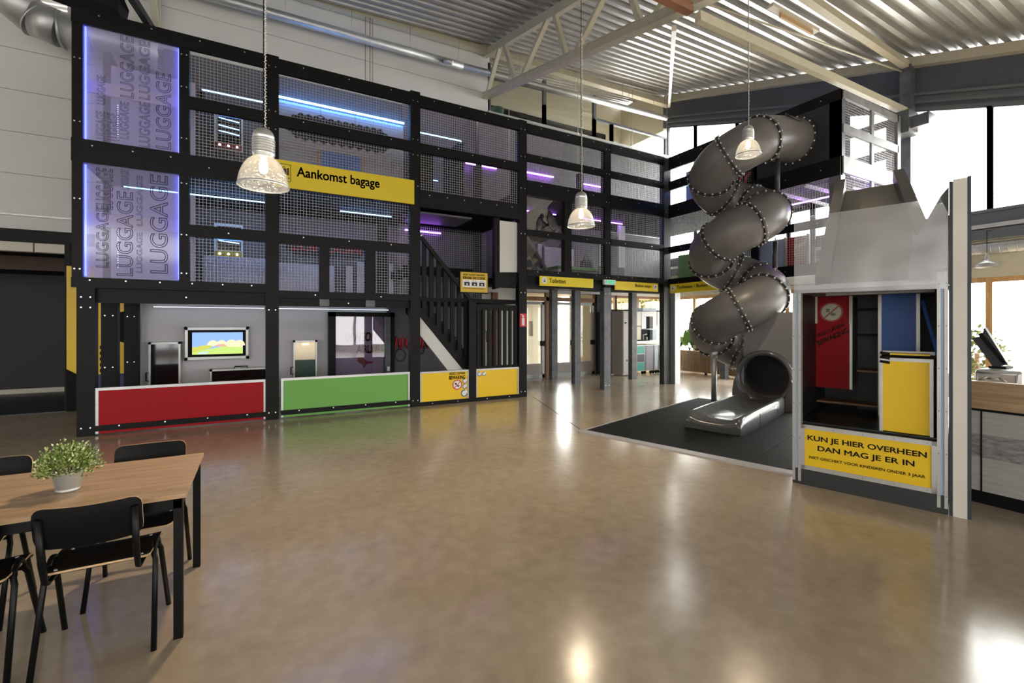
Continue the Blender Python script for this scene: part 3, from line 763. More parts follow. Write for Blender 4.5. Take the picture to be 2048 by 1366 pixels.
MB().box(7.335, 7.69, FY - 0.07, FY - 0.002, 2.57, 2.69).build('sign_case', M_PAPER, s)
mb = MB(); G = mat('exit_green', (0.02, 0.42, 0.2), 0.5, emit=(0.05, 0.8, 0.35), estr=0.35)
mb.box(7.375, 7.655, FY - 0.073, FY - 0.07, 2.59, 2.672)
mb.box(7.42, 7.46, FY - 0.076, FY - 0.073, 2.6, 2.66, 1); mb.box(7.5, 7.515, FY - 0.076, FY - 0.073, 2.59, 2.672, 1)
mb.box(7.55, 7.6, FY - 0.076, FY - 0.073, 2.624, 2.638, 1); mb.quad([(7.6, FY - 0.076, 2.61), (7.635, FY - 0.076, 2.631), (7.6, FY - 0.076, 2.652)], 1)
mb.build('exit_symbol', [G, M_PAPER], s)
s = thing('code_sign', 'small yellow framed sign with three suitcase pictures reading KRAAK DE CODE', 'sign', (3.92, FY, 2.48))
MB().box(3.6, 4.25, FY + 0.05, FY + 0.08, 2.25, 2.7).build('sign_frame', M_DARK, s)
MB().box(3.62, 4.237, FY + 0.045, FY + 0.05, 2.272, 2.686).build('sign_board', mat('warm_yellow', (0.62, 0.4, 0.03), 0.5), s)
lettering('WAT IS HET GEHEIM?', 0.5, 0.035, FRONT(3.675, FY + 0.043, 2.615), M_INK, s, bold=0.01)
lettering('KRAAK DE CODE!', 0.5, 0.05, FRONT(3.675, FY + 0.043, 2.545), M_INK, s, bold=0.03)
lettering('Druk op de juiste knoppen', 0.48, 0.028, FRONT(3.685, FY + 0.043, 2.335), M_INK, s)
MB().box(3.665, 4.195, FY + 0.041, FY + 0.045, 2.375, 2.53).build('picture_field', M_PAPER, s)
mb = MB()
for cx in (3.76, 3.93, 4.1):
    mb.box(cx - 0.06, cx + 0.06, FY + 0.038, FY + 0.041, 2.405, 2.48); mb.box(cx - 0.035, cx - 0.02, FY + 0.038, FY + 0.041, 2.495, 2.51); mb.box(cx + 0.015, cx + 0.03, FY + 0.038, FY + 0.041, 2.495, 2.51)
    mb.box(cx - 0.012, cx + 0.018, FY + 0.036, FY + 0.038, 2.415, 2.45, 1)
mb.build('suitcase_symbol', [M_INK, M_PAPER], s)
s = thing('fire_extinguisher_sign', 'small red and white extinguisher sign on the black tower post', 'sign', (5.1, FY, 1.68))
MB().box(5.0, 5.16, FY - 0.006, FY - 0.001, 1.55, 1.84).build('sign_board', M_REDINK, s)
mb = MB(); mb.box(5.05, 5.115, FY - 0.01, FY - 0.006, 1.58, 1.74); mb.box(5.06, 5.1, FY - 0.01, FY - 0.006, 1.75, 1.8); mb.beam((5.09, FY - 0.008, 1.79), (5.03, FY - 0.008, 1.82), 0.002, 0.012); mb.build('extinguisher_symbol', M_PAPER, s)

# hazard board by the dark doorway
mb = MB(); mb.box(-3.1, -2.28, 11.3, 11.42, 0.28, 2.68)
mb.prism([(-3.1, 0), (-2.28, 0), (-2.28, 0.31), (-2.7, 0.5), (-3.1, 0.78)], lambda u, v, t: (u, t, v), 11.28, 11.3, 1)
mb.prism([(-2.52, 1.35), (-2.28, 1.25), (-2.28, 1.85), (-2.52, 1.8)], lambda u, v, t: (u, t, v), 11.28, 11.3, 1)
mb.box(-3.1, -2.28, 11.3, 11.42, 0, 0.28, 1)
for i in range(5): mb.box(-2.63, -2.6, 11.28, 11.3, 0.7 + i * 0.11, 0.76 + i * 0.11, 1)
mb.box(-2.75, -2.28, 11.27, 11.3, 0.3, 0.66, 2)
tag(mb.build('hazard_board', [M_YELLOW, M_DARK, mat('deep_blue', (0.02, 0.04, 0.16), 0.5)]), 'yellow and black hazard board standing at the edge of the dark doorway', 'board')

# ground-floor bays: display and showcases ---------------------------
s = thing('display_screen', 'wide display in an aluminium frame showing an animated landscape above the red board', 'screen', (-0.74, 11.0, 0.95))
MB().box(-1.24, -0.24, 10.98, 11.115, 0.93, 1.5).build('casing', M_DARK, s)
mb = MB()
for a, b, c, d in ((-1.28, -0.2, 1.49, 1.54), (-1.28, -0.2, 0.9, 0.95), (-1.28, -1.235, 0.9, 1.54), (-0.245, -0.2, 0.9, 1.54)): mb.box(a, b, 10.965, 11.05, c, d)
mb.build('frame', M_ALU, s)
mb = MB()
for x in (-1.27, -0.21):
    for z in (0.91, 1.53): mb.ball((x, 10.965, z), 0.03)
mb.build('corner_cap', M_DARK, s)
def screen_mat(name, col, st=0.75): return emitter(name, col, st)
sky_, sand_, grass_, hill_, pink_, wat_ = screen_mat('scr_sky', (0.3, 0.48, 0.95)), screen_mat('scr_sand', (0.95, 0.78, 0.5)), screen_mat('scr_grass', (0.55, 0.75, 0.2)), screen_mat('scr_hill', (0.6, 0.62, 0.12)), screen_mat('scr_pink', (0.9, 0.4, 0.3)), screen_mat('scr_water', (0.6, 0.7, 0.8))
mb = MB(); X0, X1, Z0, Z1 = -1.165, -0.3, 1.0, 1.44; ys_ = 10.978
fs = lambda u, v, t: (X0 + u * (X1 - X0), ys_ - t, Z0 + v * (Z1 - Z0))
mb.quad([fs(0, 0, 0), fs(1, 0, 0), fs(1, 1, 0), fs(0, 1, 0)], 0)
for cx, r in ((0.4, 0.13), (0.57, 0.13), (0.77, 0.14), (0.93, 0.13)):
    mb.quad([fs(cx + r * math.cos(a) * 0.9, 0.38 + r * 2.0 * math.sin(a), 0.001) for a in [math.pi * i / 10 for i in range(11)]], 1)
mb.quad([fs(0.25, 0.38, 0.0012), fs(1, 0.3, 0.0012), fs(1, 0.42, 0.0012), fs(0.3, 0.46, 0.0012)], 1)
mb.quad([fs(0.4, 0.36, 0.002), fs(0.68, 0.34, 0.002), fs(0.62, 0.46, 0.002), fs(0.5, 0.45, 0.002)], 4)
mb.quad([fs(0, 0, 0.003), fs(1, 0, 0.003), fs(1, 0.3, 0.003), fs(0.6, 0.35, 0.003), fs(0.35, 0.25, 0.003), fs(0, 0.12, 0.003)], 2)
mb.quad([fs(0, 0.1, 0.004), fs(0.35, 0.27, 0.004), fs(0.38, 0.4, 0.004), fs(0.2, 0.42, 0.004), fs(0.08, 0.34, 0.004), fs(0, 0.34, 0.004)], 3)
mb.quad([fs(0.1, 0.02, 0.005), fs(0.28, 0.02, 0.005), fs(0.32, 0.14, 0.005), fs(0.14, 0.1, 0.005)], 5)
mb.build('picture', [sky_, sand_, grass_, hill_, pink_, wat_], s, label='lit picture of sand hills and grass under blue sky')


def case(name, label, x0, x1, z0, z1, mats_fn, handle_side):
    s = thing(name, label, 'case', ((x0 + x1) / 2, 10.9, z0))
    mats_fn(s)
    mb = MB()
    for a, b, c, d in ((x0, x1, z1 - 0.035, z1), (x0, x0 + 0.03, z0, z1), (x1 - 0.03, x1, z0, z1)): mb.box(a, b, 10.86, 11.1, c, d)
    mb.build('frame', M_ALU, s)
    mb = MB(); [mb.ball((x, 10.86, z1 - 0.015), 0.026) for x in (x0 + 0.015, x1 - 0.015)]; mb.build('corner_cap', M_DARK, s)
    zc = (z0 + z1) / 2 - 0.05; xc = (x0 + x1) / 2
    pts = [(x0, 10.9, zc - 0.08), (x0 - 0.045, 10.9, zc - 0.075), (x0 - 0.045, 10.9, zc + 0.075), (x0, 10.9, zc + 0.08)] if handle_side else [(xc - 0.12, 10.9, z1), (xc - 0.11, 10.9, z1 + 0.04), (xc + 0.11, 10.9, z1 + 0.04), (xc + 0.12, 10.9, z1)]
    MB().tube(pts, 0.012, 8).build('handle', M_DARK, s)
    return s


M_MIRROR = mat('dark_mirror', (0.1, 0.1, 0.11), 0.06, 0.9)
case('suitcase_showcase', 'upright suitcase-shaped case with dark glossy door left of the display', -1.83, -1.34, 0.05, 1.26,
     lambda s: MB().box(-1.8, -1.37, 10.88, 11.1, 0.05, 1.23).build('door', M_MIRROR, s), True)
case('suitcase_showcase', 'low wide suitcase-shaped case with handle on top below the display', -0.86, 0.2, 0.05, 0.7,
     lambda s: MB().box(-0.83, 0.17, 10.88, 11.1, 0.05, 0.67).build('door', M_MIRROR, s), False)


def grn(s):
    MB().box(0.67, 1.08, 10.88, 11.1, 0.05, 0.83).build('door', mat('dark_green', (0.012, 0.055, 0.04), 0.4), s, label='dark green lower door')
    MB().box(0.67, 1.08, 10.9, 11.1, 0.83, 1.21).build('window_box', mat('brass_glow', (0.5, 0.42, 0.3), 0.25, 0.6), s)
    MB().tube([(0.82, 10.87, 1.17), (0.94, 10.87, 1.17)], 0.012, 8).build('lamp', emitter('warm_led', (1, 0.6, 0.2), 6), s)


case('suitcase_showcase', 'upright suitcase-shaped case with warm lit window above a green door', 0.64, 1.11, 0.05, 1.25, grn, True)
s = thing('glass_showcase', 'tall glass showcase with red DRAGON AIRLINES graffiti in the green bay', 'showcase', (2.1, 10.9, 0))
mb = MB()
for a, b, c, d in ((1.36, 1.5, 0.0, 1.88), (2.72, 2.82, 0, 1.88), (1.36, 2.82, 1.78, 1.88)): mb.box(a, b, 10.86, 11.1, c, d)
mb.build('frame', M_BLACK, s)
MB().box(2.6, 2.72, 10.86, 11.1, 0.0, 1.8).build('door_stile', M_POST, s)
MB().box(1.5, 2.6, 11.06, 11.1, 0, 1.78).build('back_panel', mat('mauve_back', (0.42, 0.34, 0.46), 0.5), s)
MB().box(1.5, 2.6, 10.9, 10.91, 0.05, 1.78).build('glass_pane', pane('showcase_glass', (0.94, 0.92, 0.97), 0.12, 0.0, bump=0.03, bscale=1.5), s)
lettering('DRAGON', 0.72, 0.22, FRONT(1.72, 11.05, 1.2), M_REDINK, s, bold=0.03, shear=0.15)
lettering('AIRLINES', 0.62, 0.2, FRONT(1.98, 11.05, 0.92), M_REDINK, s, bold=0.03, shear=0.1)
mb = MB(); mb.prism([(2.0, 0.82), (2.1, 0.86), (2.2, 0.74), (2.36, 0.72), (2.42, 0.78), (2.36, 0.69), (2.2, 0.66), (2.14, 0.55), (2.12, 0.66), (2.02, 0.72)], lambda u, v, t: (u, t, v), 11.04, 11.055); mb.build('emblem', mat('dark_red_ink', (0.22, 0.02, 0.04), 0.5), s)
MB().box(2.64, 2.7, 10.84, 10.86, 0.5, 0.6).build('lock', M_PAPER, s)
# mural seen left of the stair
s = thing('graffiti_board', 'grey board with red and black graffiti strokes below the stair', 'board', (3.2, 11.0, 0))
MB().box(2.76, 4.3, 11.02, 11.08, 0, 1.95).build('board', M_LILAC, s)
mb = MB()
for i in range(6):
    x = 2.85 + i * 0.17; mb.tube([(x, 11.0, 1.0), (x + 0.06, 11.0, 1.3), (x + 0.12, 11.0, 1.05), (x + 0.15, 11.0, 1.25)], 0.025, 6)
mb.build('red_stroke', M_REDINK, s)
mb = MB(); mb.tube([(3.0 + 0.13 * math.cos(a), 11.0, 0.85 + 0.15 * math.sin(a)) for a in [i * 0.42 for i in range(16)]], 0.012, 6); mb.tube([(3.5 + 0.1 * math.cos(a), 11.0, 0.98 + 0.12 * math.sin(a)) for a in [i * 0.42 for i in range(16)]], 0.012, 6); mb.build('dark_stroke', M_INK, s)

# things inside the upper floors --------------------------------------
def scanner(label, x0, x1, z0, z1, col):
    s = thing('luggage_scanner', label, 'play panel', ((x0 + x1) / 2, 11.0, z0))
    MB().box(x0, x1, 10.95, 11.09, z0, z1).build('casing', M_PAPER, s)
    MB().box(x0 + 0.05, x1 - 0.03, 10.94, 10.95, z0 + 0.16, z1 - 0.05).build('window', M_MIRROR, s)
    mb = MB()
    for z in (0.8, 0.6, 0.45): mb.beam((x0 + 0.08, 10.93, z0 + (z1 - z0) * (z + 0.05)), (x1 - 0.06, 10.93, z0 + (z1 - z0) * z), 0.012, 0.014)
    mb.build('led_line', L_BLUE, s)
    MB().box(x0 + 0.02, x1 - 0.02, 10.92, 10.95, z0 + 0.03, z0 + 0.14).build('button_plate', col, s)
    mb = MB(); [mb.ball((x0 + (x1 - x0) * q, 10.92, z0 + 0.085), 0.022) for q in (0.2, 0.5, 0.8)]; mb.build('lamp', emitter('white_led', (1, 1, 1), 5), s)
scanner('white light panel with blue lines and red button plate on upper tower floor', -0.8, -0.3, 5.15, 5.9, mat('dull_red', (0.2, 0.03, 0.03), 0.5))
scanner('light panel with blue edge and yellow button plate on lower tower floor', -0.8, -0.3, 2.95, 3.65, mat('dull_yellow', (0.4, 0.3, 0.02), 0.5))
def splat(label, x0, x1, zc, hgt, slope, word, ink):
    s = thing('graffiti_splat', label, 'graffiti', ((x0 + x1) / 2, 11.08, zc))
    random.seed(3); up, dn = [], []
    n = 60
    for i in range(n + 1):
        q = i / n; x = x0 + (x1 - x0) * q; c = zc + slope * (q - 0.5); e = min(1, 6 * q + 0.25, 6 * (1 - q) + 0.25)
        up.append((x, c + e * hgt * (0.5 + 0.06 * math.sin(i * 1.6)))); dn.append((x, c - e * hgt * (0.5 + 0.07 * math.sin(i * 1.3))))
    MB().prism(up + dn[::-1], lambda u, v, t: (u, t, v), 11.06, 11.09).build('backing', mat('splat_black', (0.012, 0.01, 0.02), 0.6), s)
    lettering(word, (x1 - x0) * 0.88, hgt * 0.5, FRONT(x0 + (x1 - x0) * 0.06, 11.05, zc - hgt * 0.24), ink, s, outline=0.035)
splat('black graffiti splat with white AMSTERDAM outline letters on upper floor', 0.45, 2.85, 5.98, 0.55, 0.0, 'AMSTERDAM', M_PAPER)
splat('dark graffiti splat with red outline letters on lower floor', 0.5, 2.2, 3.32, 0.4, 0.0, 'LONDON', M_REDINK)
mb = MB(); mb.box(1.2, 2.07, 11.0, 11.08, 4.75, 5.5); mb.box(1.15, 1.2, 10.99, 11.08, 4.75, 5.52, 1); mb.box(2.07, 2.12, 10.99, 11.08, 4.75, 5.52, 1)
tag(mb.build('blue_play_board', [mat('sky_blue_board', (0.1, 0.22, 0.6), 0.5), M_PLY]), 'blue board with wooden edges behind the Aankomst bagage sign', 'board')
for i, (x, lab) in enumerate(((1.08, 'left ring hanging before the bright blue light strip'), (1.75, 'right ring hanging before the bright blue light strip'))):
    mb = MB(); mb.tube([(x + 0.085 * math.cos(a), 9.9, 5.72 - i * 0.1 + 0.085 * math.sin(a)) for a in [j * math.pi / 8 for j in range(17)]], 0.011, 6, m=0); mb.tube([(x, 9.9, 5.8 - i * 0.1), (x, 9.9, 6.0)], 0.004, 5)
    tag(mb.build('gym_ring', mat('ring_purple', (0.06, 0.01, 0.06), 0.5)), lab, 'ring')
# white boards behind the lowest meshes, bluish light put into their colour
for x0, x1, z0, z1, y, lab in ((-0.95, 0.2, 2.2, 2.95, 10.7, 'pale board tinted for blue light, low behind the mesh left of the Aankomst post'),
                               (0.34, 1.4, 2.45, 2.85, 10.4, 'wide pale block low behind the mesh below the arrival sign'),
                               (1.62, 1.75, 2.16, 2.85, 10.2, 'narrow pale upright board behind the middle mesh below the arrival sign'),
                               (1.84, 2.22, 2.16, 2.95, 10.2, 'broad pale upright board behind the mesh below the arrival sign'),
                               (2.52, 2.62, 2.16, 2.95, 10.2, 'thin pale upright board behind the mesh next to the stair post')):
    mb = MB(); mb.box(x0, x1, y, y + 0.05, 2.14, z1)
    tag(mb.build('pale_board', mat('lilac_lit_board', (0.5, 0.5, 0.7), 0.5)), lab, 'board')
MB().box(0.35, 2.5, 10.12, 10.14, 3.31, 3.34).build('led_strip', L_BLUE, tower)
MB().box(-0.95, 0.1, 10.5, 10.52, 3.38, 3.41).build('led_strip', L_BLUE, tower)
# bay four / five furniture
s = thing('boarding_bench', 'pale green bench behind the mesh above the Toiletten sign', 'bench', (7.3, 9.6, 2.7))
MB().box(6.45, 7.9, 9.3, 9.9, 2.98, 3.05).build('seat', M_GREEN, s)
MB().box(6.5, 6.6, 9.35, 9.85, 2.7, 2.98).build('leg', M_PAPER, s); MB().box(7.75, 7.85, 9.35, 9.85, 2.7, 2.98).build('leg', M_PAPER, s)
def bag(label, x, y, z, wd, hh, d):
    s = thing('handbag', label, 'bag', (x, y, z))
    MB().prism([(-wd, 0), (wd, 0), (wd * 0.85, hh), (-wd * 0.85, hh)], lambda u, v, t: (u, t, v), -d, d).build('body', mat('black_leather', (0.015, 0.014, 0.015), 0.35), s, world=False)
    MB().tube([(wd * 0.5 * math.cos(a), 0, hh + wd * 0.9 * math.sin(a)) for a in [i * math.pi / 8 for i in range(9)]], 0.014, 6).build('handle', mat('brown_leather', (0.1, 0.03, 0.02), 0.4), s, world=False)
bag('larger black handbag on the green bench behind the mesh', 7.45, 9.45, 3.05, 0.16, 0.2, 0.07)
bag('smaller handbag with looped handle on the green bench', 6.95, 9.5, 3.05, 0.11, 0.03, 0.05)
for x0, x1, y, z1, mm, lab in ((8.55, 8.95, 9.9, 4.1, M_LILAC, 'first grey upright board behind the mesh above the Buiten expo sign'), (9.05, 9.3, 10.0, 4.45, M_PAPER, 'white upright board behind the mesh left of the tower corner'),
                               (6.5, 6.62, 10.3, 3.75, M_PAPER, 'slim white upright board behind the mesh above Toiletten'), (8.0, 8.1, 9.6, 3.75, M_PAPER, 'slim white upright strip behind the fifth bay mesh'),
                               (6.9, 7.9, 10.6, 3.75, M_PAPER, 'wide white board behind the handbags')):
    tag(MB().box(x0, x1, y, y + 0.05, 2.7, z1).build('pale_board', mm), lab, 'board')
tag(MB().box(7.62, 8.5, 9.15, 9.2, 2.7, 3.1).build('low_panel', mat('perforated_grey', (0.3, 0.3, 0.32), 0.5)), 'low grey panel standing behind the fifth bay mesh', 'panel')
s = thing('leaning_slide', 'blue-grey slide ramp leaning behind the clear acrylic pane', 'slide', (5.6, 9.5, 2.7))
MB().beam((5.4, 9.3, 3.75), (6.15, 9.3, 2.75), 0.3, 0.06).build('ramp', M_POST, s)
MB().box(5.2, 5.9, 9.6, 9.65, 2.7, 3.2).build('base_panel', mat('dark_blue_panel', (0.03, 0.04, 0.09), 0.3), s)
tag(MB().tube([(6.05, 9.4, 4.05), (6.05, 9.75, 4.05)], 0.42, 26).build('crawl_tube', mat('black_plastic', (0.02, 0.02, 0.024), 0.4)), 'big black crawl tube behind the clear acrylic pane', 'tube')

s = thing('fire_extinguisher', 'red fire extinguisher on the white wall seen through the slatted fence', 'extinguisher', (5.42, 11.5, 0.9))
MB().lathe([(0.001, 0), (0.075, 0.0), (0.08, 0.03), (0.08, 0.42), (0.06, 0.48), (0.025, 0.52), (0.025, 0.56), (0.001, 0.56)], (5.42, 11.5, 0.9), 20).build('cylinder', M_REDINK, s)
MB().tube([(5.44, 11.47, 1.44), (5.52, 11.44, 1.4), (5.53, 11.44, 1.1)], 0.012, 8).build('hose', M_DARK, s)
MB().box(5.39, 5.45, 11.46, 11.54, 1.44, 1.5).build('valve', M_DARK, s)
tag(MB().box(5.75, 5.92, 11.5, 11.59, 0, 2.5).build('timber_upright', mat('brown_timber', (0.2, 0.09, 0.035), 0.5)), 'brown timber upright on the wall seen through the slatted fence', 'post')

# ------------------------------------------------------------------ staircase in the third bay
st = thing('staircase', 'black wooden stair with baluster railing and pale stringer in the tower', 'stair', (3.4, 9.2, 0.3))
def stringer(y0, y1, m, name, off, ht, lab=None):
    MB().prism([(2.76, 1.83 + off), (3.74, 0.66 + off), (3.74 - (0.33 if ht > 0.3 else 0), 0.66 + off if ht > 0.3 else 0.66 + off - ht), (2.76, 1.83 + off - ht)], lambda u, v, t: (u, t, v), y0, y1).build(name, m, st, label=lab)
stringer(8.86, 8.9, M_WHITE, 'stringer_cover', -0.02, 0.36, 'pale sloping cover plate under the stair')
MB().prism([(2.76, 2.22), (2.76, 1.82), (3.72, 0.68), (3.86, 0.68), (3.86, 0.95)], lambda u, v, t: (u, t, v), 8.84, 8.88).build('stringer', M_BLACK, st)
MB().prism([(2.76, 2.2), (2.76, 1.85), (3.86, 0.6), (3.86, 0.95)], lambda u, v, t: (u, t, v), 9.7, 9.74).build('stringer', M_BLACK, st)
for i in range(8):
    q = i / 7; MB().box(2.8 + q * 0.95, 3.06 + q * 0.95, 8.9, 9.7, 1.95 - q * 1.12, 1.98 - q * 1.12).build('tread', M_BLACK, st)
for i in range(7):
    x = 2.83 + i * 0.15; zb_ = 2.15 - (x - 2.76) * 1.14; zt_ = 3.33 - (x - 2.79) * 1.12
    MB().box(x, x + 0.085, 8.78, 8.82, max(zb_ - 0.15, 0.7), zt_).build('baluster', M_BLACK, st)
mb = MB(); mb.beam((2.77, 8.76, 3.36), (3.85, 8.76, 2.13), 0.05, 0.075); mb.ball((2.79, 8.74, 3.36), 0.03, 1); mb.build('handrail', [M_BLACK, M_SCREW], st)

# ================================================================== TOWER WING (front plane x = 9.6)
GX = 9.6
wing = thing('play_tower_wing', 'black tower wing with wire mesh carrying the grey tube slide', 'play tower', (10.8, 6.5, 0))
M_WINGG = mat('glare_grey_board', (0.2, 0.2, 0.205), 0.5, noise=0.25, nscale=5)  # window glare on the boards put into this grey
def wrail(y0, y1, z0, z1, x0=GX - 0.01, d=0.07, n=3, m=M_BLACK):
    mb = MB(); mb.box(x0, x0 + d, y0, y1, z0, z1)
    for i in range(n): disc(mb, (y0 + (y1 - y0) * (i + 0.5) / n, (z0 + z1) / 2), 0.011, lambda u, v, t: (x0 - t, u, v), 1, 8)
    mb.build('rail', [m, M_SCREW], wing)
wrail(4.52, 8.66, 5.86, 6.06, n=6); wrail(6.25, 8.66, 5.73, 5.87); wrail(6.25, 8.66, 5.18, 5.41); wrail(4.52, 8.66, 4.43, 4.78, n=6); wrail(4.52, 8.66, 3.5, 3.67, n=5); wrail(4.52, 8.66, 2.58, 2.81, n=6)
MB().box(GX, GX + 0.04, 4.52, 6.25, 4.78, 5.86).build('blind_panel', mat('black_ply', (0.018, 0.018, 0.022), 0.5), wing, label='solid black panel behind the tube mouth')
MB().box(GX, GX + 0.16, 4.52, 4.72, 0, 6.05).build('post', M_POST, wing)
MB().box(GX, GX + 0.16, 6.18, 6.32, 2.58, 5.9).build('post', M_BLACK, wing)
MB().box(11.85, 12.02, 4.53, 4.7, 0, 6.0).build('post', M_POST, wing)
MB().box(11.85, 12.02, 8.6, 8.78, 0, 6.0).build('post', M_POST, wing)
MB().box(9.72, 9.92, 8.55, 8.7, 0, 2.6).build('post', mat('silver_post', (0.4, 0.41, 0.42), 0.4, 0.6), wing)
wf = lambda a, z, d: (GX + 0.05 + d, a, z)
for y0, y1, z0, z1 in ((6.32, 8.6, 5.41, 5.73), (6.32, 8.6, 4.78, 5.18), (6.32, 8.6, 3.67, 4.43), (6.32, 8.6, 2.81, 3.5), (4.72, 6.18, 3.67, 4.43), (4.72, 6.18, 2.81, 3.5)):
    mesh_panel(y0, y1, z0, z1, wf, wing)
# near end (plane y = 4.52), boards greyed for window glare, with two columns of mesh
mb = MB()
for z0, z1 in ((5.9, 6.05), (5.244, 5.406), (4.476, 4.798), (3.45, 3.6), (2.58, 2.8)): mb.box(9.66, 11.9, 4.5, 4.55, z0, z1)
mb.box(10.76, 10.86, 4.51, 4.55, 2.8, 5.9); mb.box(11.86, 12.0, 4.5, 4.55, 2.58, 6.05)
mb.build('end_frame', M_WINGG, wing)
for x0, x1 in ((9.76, 10.76), (10.86, 11.86)):
    for z0, z1 in ((5.406, 5.9), (4.798, 5.244), (3.6, 4.476), (2.8, 3.45)): mesh_panel(x0, x1, z0, z1, lambda a, z, d: (a, 4.54 + d, z), wing)
# rear side frame toward the windows
mb = MB()
for z0, z1 in ((5.9, 6.05), (5.2, 5.4), (4.45, 4.78), (3.5, 3.67), (2.58, 2.8)): mb.box(11.95, 12.0, 4.6, 8.7, z0, z1)
for y in (6.2, 7.4): mb.box(11.95, 12.0, y, y + 0.12, 2.6, 6)
mb.build('rear_frame', M_WINGG, wing)
MB().box(9.66, 11.95, 4.55, 11.0, 2.6, 2.66).build('floor_deck', M_DARK, wing)
MB().box(9.66, 11.95, 6.3, 11.0, 4.5, 4.56).build('floor_deck', M_DARK, wing)
MB().box(9.66, 11.2, 4.7, 6.3, 4.5, 4.56).build('floor_deck', M_DARK, wing)
for y in (5.2, 5.8): MB().box(9.7, 11.9, y, y + 0.05, 4.4, 4.46).build('joist', M_PAPER, wing)
for a, b, m in (((9.9, 8.5, 5.28), (9.9, 6.6, 5.28), L_BLUE), ((10.6, 6.1, 4.32), (10.6, 4.7, 4.32), L_PURP), ((10.3, 4.62, 4.3), (11.0, 4.62, 4.34), L_PURP)):
    MB().tube([a, b], 0.016, 6).build('led_strip', m, wing)
MB().box(10.2, 10.22, 6.4, 8.6, 4.6, 5.75).build('rear_board', mat('blue_grey_board', (0.2, 0.25, 0.5), 0.5), wing)
s = thing('direction_sign', 'yellow hanging sign with a left arrow reading Toiletten / Buiten expo', 'sign', (9.55, 7.8, 2.54))
MB().box(GX - 0.05, GX - 0.02, 6.95, 8.57, 2.42, 2.66).build('sign_board', M_SIGN_LIT, s)
lettering('Toiletten / Buiten expo', 1.25, 0.11, WEST(GX - 0.052, 8.34, 2.495), M_INK, s, bold=0.012)
mb = MB(); arrow(mb, -8.46, 2.545, 0.075, math.pi, lambda u, v, t: (GX - 0.051 - t, -u, v)); mb.build('arrow_symbol', [M_INK, M_PAPER], s)
for y0, y1, m, lab in ((7.55, 8.45, mat('leaf_green_board', (0.12, 0.4, 0.1), 0.5), 'green board behind the mesh above the long Toiletten sign'), (5.66, 6.18, mat('pale_blue_board', (0.4, 0.5, 0.75), 0.5), 'pale blue board behind the mesh right of the tube'), (5.2, 5.6, M_RED, 'red board behind the mesh left of the crawl box')):
    mb = MB(); mb.box(GX + 0.12, GX + 0.16, y0, y1, 2.66, 3.42); mb.box(GX + 0.11, GX + 0.165, y0 - 0.05, y0, 2.66, 3.44, 1)
    tag(mb.build('play_board', [m, M_ALU]), lab, 'board')
s = thing('graffiti_board', 'small dark board with pink graffiti behind the upper tube loop', 'board', (9.7, 6.5, 4.7))
MB().box(GX + 0.09, GX + 0.11, 6.32, 6.9, 4.62, 5.1).build('board', M_DARK, s)
mb = MB(); mb.tube([(GX + 0.08, 6.85, 5.02), (GX + 0.08, 6.7, 4.8), (GX + 0.08, 6.55, 5.05)], 0.035, 6); mb.tube([(GX + 0.08, 6.52, 4.75), (GX + 0.08, 6.48, 4.95), (GX + 0.08, 6.36, 5.03)], 0.035, 6); mb.build('pink_stroke', mat('pink_ink', (0.6, 0.05, 0.16), 0.5), s)
for i in range(3):
    tag(MB().ball((10.1, 8.2 - i * 0.35, 4.68), 0.11, n=14, k=8).build('play_ball', [mat('violet_plastic', (0.3, 0.1, 0.6), 0.4), mat('violet_plastic', (0.3, 0.1, 0.6), 0.4), mat('mustard_plastic', (0.5, 0.36, 0.03), 0.4)][i]), ['violet ball nearest the tower corner on the wing floor', 'violet ball in the middle on the wing floor', 'mustard ball beside the violet balls on the wing floor'][i], 'ball')

# ================================================================== TUBE SLIDE
TC = (8.52, 5.9); TR = 0.5; TRAD = 0.43
slide = thing('tube_slide', 'big grey spiral tube slide descending from the tower wing', 'slide', (8.5, 5.9, 0))
hd0 = math.pi                      # heading -x at the tangent point
TOTAL = math.radians(1063.4)
def helix(th):
    h = hd0 - th                   # heading turns clockwise
    # the centre lies to the right of the heading
    rx, ry = math.sin(h), -math.cos(h)
    return Vector((TC[0] - rx * TR, TC[1] - ry * TR, 5.2 - 4.56 * th / TOTAL))
path = [Vector((GX, 5.4, 5.37)), Vector((9.1, 5.4, 5.32)), Vector((8.7, 5.4, 5.25))]
N_ = 150
hel = [helix(TOTAL * i / N_) for i in range(N_ + 1)]
ex = Vector((-0.958, -0.2865, -0.13))
AB = math.radians(-73.24)
U_ = Vector((math.cos(AB), math.sin(AB), 0)); W_ = Vector((-math.sin(AB), math.cos(AB), 0)); M0 = Vector((8.39, 5.25, 0))
def B(u, w_, z): return M0 + U_ * u + W_ * w_ + Vector((0, 0, z))
tail = [B(0.0, 0.14, 0.61), B(0, 0.0, 0.6)]
full = path[:2] + hel + tail
